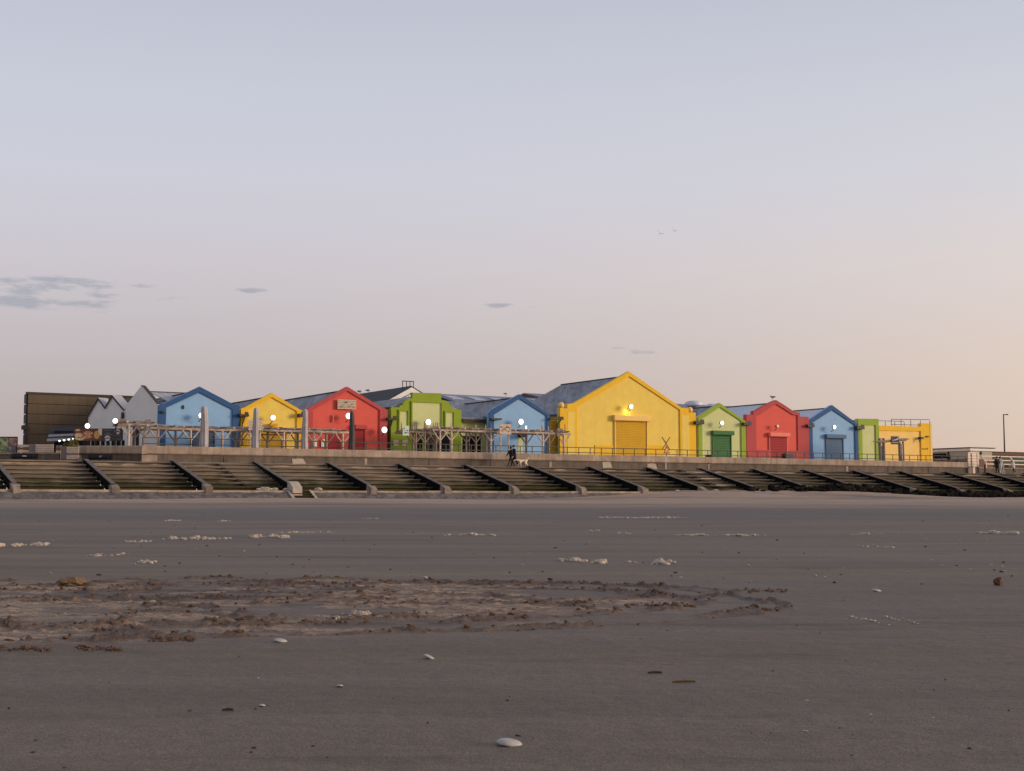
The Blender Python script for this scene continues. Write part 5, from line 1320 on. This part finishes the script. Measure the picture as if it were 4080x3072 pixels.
for (px, py, lab, k) in ((2630, 931, 'lower of two gulls flying in the sky', 1), (2686, 920, 'upper of two gulls flying in the sky', 1.1)):
    Y = 150.0; x, z = atY((px, py), Y)
    t = thing('gull', lab, 'gull', (x, Y, z), .5, 'flying gulls')
    G().tube([(-.22, 0, 0), (0, 0, 0), (.2, 0, .02), (.27, 0, .02)], [.02, .07, .06, .01], 8).obj('body', M_GULLG, t, True)
    for s, tip in ((1, (.42, .28)), (-1, (.22, .02))):
        w_ = [(.08, .05 * s, .02), (-.1, .05 * s, .02), (.10, .30 * s, tip[0] * .5 * k), (-.06, .30 * s, tip[0] * .5 * k), (.0, .62 * s, tip[0] * k * .9), (-.06, .62 * s, tip[0] * k * .9)]
        w_ += [(a, b_, c__ + .015) for a, b_, c__ in w_]
        obj('wing', w_, [(0, 1, 3, 2), (2, 3, 5, 4), (6, 7, 9, 8), (8, 9, 11, 10), (0, 2, 8, 6), (2, 4, 10, 8), (1, 3, 9, 7), (3, 5, 11, 9), (4, 5, 11, 10)], M_GULLG, t)
    t.rotation_euler = (.35, 0, math.radians(80)); t.scale = (.62,) * 3

# ------------------------------------------------------------------ rocks at the foot of the steps
rr = random.Random(12)
ur0 = uz((2900, 1960), -11.6)[0]; ur1 = uz((4240, 1970), -11.6)[0]
ra = thing('rock_armour', 'band of dark weedy boulders at the foot of the steps, right side', 'rocks', W(0, 0, 0))
protos = []
for k in range(7): protos.append(G().ball((0, 0, 0), (1, .85, .75), 8, 6, .28, rr).obj('boulder', M_ROCK, ra))
used = set()
for k in range(290):
    f = rr.random(); u = ur0 + (ur1 - ur0) * (f ** .75)
    dens = min(1.0, .25 + .9 * (u - ur0) / 14)
    if rr.random() > dens: continue
    v = -11.0 - rr.random() * 1.9; s = rr.uniform(.16, .36) * (.65 + .5 * dens)
    X, Y, _ = W(u, v); z = float(sand_z(np.array([X]), np.array([Y]), False)[0][0])
    z += max(0, (v + 12.9) * .22) * dens * (.6 + .6 * rr.random())
    q = rr.randrange(7)
    o_ = protos[q] if q not in used else link_copy(protos[q], ra)
    used.add(q)
    o_.location = (u, v, z + s * .2); o_.scale = (s * rr.uniform(.9, 1.5), s, s * rr.uniform(.7, 1.0)); o_.rotation_euler = (rr.uniform(-.4, .4), rr.uniform(-.4, .4), rr.uniform(0, 6))
# ------------------------------------------------------------------ foam, shells, pebbles, clods on the sand
def foam(label, px0, px1, py, hgt=.05, dens=1.0, seed=0, fleck=False):
    X0, Y0 = ground_xy(px0, py); X1, _ = ground_xy(px1, py); w_ = X1 - X0
    r3 = random.Random(seed + int(px0)); g = G(); n_ = int(max(30, min(420, w_ * 230 * dens)))
    cx = (X0 + X1) / 2
    z0 = float(sand_z(np.array([cx]), np.array([Y0]))[0][0])
    cen = [(r3.uniform(.05, .95), r3.uniform(.3, 1)) for _ in range(max(6, int(w_ * 9)))]
    L_ = []
    for k in range(n_):
        c_, a_ = r3.choice(cen); f = min(1.02, max(-.02, c_ + r3.gauss(0, .05)))
        L_.append((c_, a_, f, X0 + w_ * f, Y0 + r3.gauss(0, .08) + .14 * math.sin(f * 5 + px0)))
    zs = sand_z(np.array([q[3] for q in L_]), np.array([q[4] for q in L_]))[0] - z0
    for (c_, a_, f, x, y), z in zip(L_, zs):
        s = r3.uniform(.2, 1.0) ** 2.2 * hgt * a_ * .58; z = float(z)
        g.ball((x - cx, y - Y0, z + s * .2 + .30 * hgt * a_ * r3.random() * math.exp(-((f - c_) / .03) ** 2)), (s * r3.uniform(.9, 1.8), s * r3.uniform(.8, 1.4), s * r3.uniform(.6, 1.0)), 6, 4, .3, r3)
    o_ = g.obj('sea_foam', M_FOAM, None, True); o_.location = (cx, Y0, z0); tag(o_, label, 'foam', 'patches of dried foam')
    if fleck: o_['kind'] = 'stuff'
for k, a in enumerate((('cream foam clump at the left picture edge, middle distance', -40, 75, 2176, .075), ('cream foam clump just right of the left edge clump', 95, 225, 2170, .07),
    ('longest broken line of cream foam in the left middle distance', 650, 925, 2146, .075), ('foam line continuing right of the longest left foam line', 935, 1150, 2141, .075),
    ('thin scattered foam left of the longest foam line', 485, 600, 2158, .035), ('short foam streak below the left foam line', 365, 440, 2214, .03), ('small bright foam bits right of the short streak', 480, 525, 2208, .03),
    ('slanting foam streak nearest the dug sand at left', 535, 640, 2238, .04), ('far thin foam streak beyond the long left foam line', 665, 750, 2075, .05), ('far thin foam streak right of the other far left one', 845, 920, 2077, .05),
    ('low broken foam line left of picture centre', 1110, 1330, 2119, .045), ('far foam speck line left of centre', 1445, 1510, 2065, .05), ('small foam dab left of the centre foam line', 1770, 1812, 2132, .045),
    ('broken foam line at the picture centre', 1835, 1985, 2131, .05), ('largest creamy foam heap right of centre', 2225, 2425, 2236, .06), ('low foam line right of the largest foam heap', 2465, 2690, 2239, .045),
    ('far pale foam line right of centre', 2365, 2730, 2063, .06), ('small foam dab above the largest heap', 2340, 2395, 2113, .05), ('foam dab up and right of the largest heap', 2450, 2505, 2126, .055),
    ('long foam line in the right middle distance', 2690, 3060, 2134, .06), ('thin sparse foam line right of the long right one', 3360, 3510, 2129, .035), ('bright foam clump near the right picture edge', 3890, 4030, 2127, .075),
    ('tiny foam flecks in the right middle distance', 3450, 3545, 2178, .03), ('pale foam puff lying on the dug sand', 1355, 1475, 2446, .045), ('low foam streak on the smooth sand at lower right', 3355, 3460, 2461, .022), ('faint foam flecks right of the lower right streak', 3540, 3615, 2461, .016))):
    foam(*a, dens=1.5 if k in (14, 2, 21) else 1.0, seed=k, fleck=k in (2, 3, 4, 23, 5, 6, 20, 22, 24, 25))
def shell(label, px, py, size, rot, m=M_SHELL, group=None, tilt=.25, n=10):
    X, Y, z = ground(px, py)
    g = G(); nv, n = 8, 22
    for i in range(nv):                       # a ribbed shallow dome drawn out to a beak
        f = i / (nv - 1)
        for j in range(n):
            b_ = 2 * math.pi * j / n
            r_ = size * .5 * (1 - f) * (1 + .02 * (j % 2))
            g.v.append((r_ * math.cos(b_) + size * .16 * f, r_ * .72 * math.sin(b_) * (1 - .35 * math.cos(b_)), size * .19 * math.sqrt(max(0, 1 - (1 - f) ** 2)) + .001))
    for i in range(nv - 1):
        for j in range(n): q = i * n + j; g.f.append((q, i * n + (j + 1) % n, (i + 1) * n + (j + 1) % n, q + n))
    o_ = g.obj('shell', m, None, True); o_.location = (X, Y, z + .001); o_.rotation_euler = (tilt * .3, tilt * .8, rot)
    sd = o_.modifiers.new('t', 'SOLIDIFY'); sd.thickness = size * .06
    tag(o_, label, 'shell', group)
    return o_
shell('largest white shell, nearest the camera at bottom centre', 2030, 2945, .062, .15)
shell('cupped white shell left of centre below the dug sand', 1712, 2614, .052, -2.4, tilt=-.5)
shell('white and black shell half beneath the dug sand left of centre', 1128, 2548, .055, .3)
shell('flat white shell on the gritty sand left of bottom centre', 1362, 2722, .026, 2.2)
shell('small blue white shell chip at lower left', 1060, 2798, .022, 1.0)
shell('white shell on the upper right sand, right of the dug loops', 3480, 2350, .06, .3)
shell('white shell just above the dug sand at centre', 1698, 2298, .045, .9)
sp0 = None
for k in range(74):
    rx = random.Random(100 + k)
    px = rx.choice((rx.uniform(0, 4080), rx.uniform(2600, 4000), rx.uniform(2600, 4000))); py = rx.uniform(2030, 2330) if k < 66 else rx.uniform(2450, 2900)
    X, Y, z = ground(px, py)
    if sp0 is None:
        sp0 = G().ball((0, 0, 0), (1, .7, .4), 8, 5, .2, rx).obj('shell_fragment', M_SHELL, None, True); o_ = sp0
    else:
        o_ = sp0.copy(); COL.objects.link(o_)
    s = rx.uniform(.006, .015) * (1 if k < 66 else .4); o_.scale = (s * 1.3, s, s); o_.location = (X, Y, z + s * .25); o_.rotation_euler.z = rx.uniform(0, 6)
    tag(o_, 'small white shell fragment scattered on the wet sand', 'shell', 'scattered shell fragments')
pb0 = None
for k in range(130):
    rx = random.Random(400 + k); px = rx.uniform(0, 4080); py = rx.choice((rx.uniform(2040, 2330), rx.uniform(2040, 2330), rx.uniform(2330, 3050)))
    X, Y, z = ground(px, py)
    if pb0 is None: pb0 = G().ball((0, 0, 0), (1, .75, .6), 8, 5, .25, rx).obj('pebble', M_PEB, None, True); o_ = pb0
    else: o_ = pb0.copy(); COL.objects.link(o_)
    s = rx.uniform(.005, .014) * (1 if py < 2330 else .3); o_.scale = (s * rx.uniform(1, 2), s, s); o_.location = (X, Y, z + s * .3); o_.rotation_euler.z = rx.uniform(0, 6)
    tag(o_, 'small dark pebble lying on the wet sand', 'pebble', 'scattered pebbles')
X, Y, z = ground(302, 2330); o_ = G().ball((0, 0, .02), (.085, .06, .032), 12, 8, .18, rnd).obj('sand_lump', mat('tan sand lump', srgb(128, 100, 72), .95, .2, 25, .6, 90)); o_.location = (X, Y, z); tag(o_, 'tan flat lump of sand at the upper left of the dug patch', 'sand lump')
X, Y, z = ground(3962, 2328); o_ = G().ball((0, 0, .018), (.028, .03, .03), 8, 6, .25, rnd).obj('stone', mat('red brown stone', srgb(92, 58, 44), .8, .2, 30)); o_.location = (X, Y, z); tag(o_, 'red brown stone alone on the sand at the right', 'stone')
for (px, py, ln, m_, lab) in ((2602, 2670, .045, M_PEB, 'short black twig on the lower right sand'), (2715, 2703, .07, mat('ochre stem', srgb(110, 84, 40), .8, .2, 40), 'ochre plant stem on the lower right sand'), (925, 2815, .03, M_PEB, 'dark flat twig at lower left')):
    X, Y, z = ground(px, py); o_ = G().tube([(-ln / 2, 0, .003), (0, .003, .005), (ln / 2, 0, .004)], [.003, .004, .003], 6).obj('twig', m_); o_.location = (X, Y, z); tag(o_, lab, 'twig')
# clods thrown up by the scored loops: too many and too small to pick apart
rc_ = np.random.RandomState(5); n_ = 26000
CX = rc_.uniform(-4.6, 1.7, n_); CY = rc_.uniform(4.9, 9.4, n_)
hz_, tz_, qz_ = dug(CX, CY); keep = (qz_ > .30) & (rc_.rand(n_) < .25 + .6 * (hz_ > .008))
CX, CY = CX[keep], CY[keep]; CZ = sand_z(CX, CY)[0]
g = G(); r3 = random.Random(77)
PX, PY = [], []
for (pa, pb, py, k) in ((610, 790, 2540, 90), (330, 500, 2578, 70), (0, 230, 2580, 80), (2490, 2760, 2408, 110), (2960, 3130, 2350, 90), (240, 345, 2320, 60), (1400, 1560, 2312, 80), (2520, 2700, 2370, 60), (430, 600, 2440, 60)):
    for _ in range(k):
        x_, y_ = ground_xy(r3.uniform(pa, pb), py + r3.gauss(0, 4)); PX.append(x_); PY.append(y_)
CX = np.concatenate([CX, PX]); CY = np.concatenate([CY, PY]); CZ = sand_z(CX, CY)[0]
for x, y, z in zip(CX, CY, CZ):
    s = .002 + .0085 * r3.random() ** 3.5
    b_ = G().ball((0, 0, 0), (s * r3.uniform(1, 1.8), s, s * .8), 5, 4, .5, r3)
    g.add([(a + x, c_ + y, d + z + s * .3) for a, c_, d in b_.v], b_.f)
o_ = g.obj('sand_clods', M_CLOD, None, False); o_['kind'] = 'stuff'; o_['label'] = 'loose brown sand clods along the scored loops'; o_['category'] = 'clods'
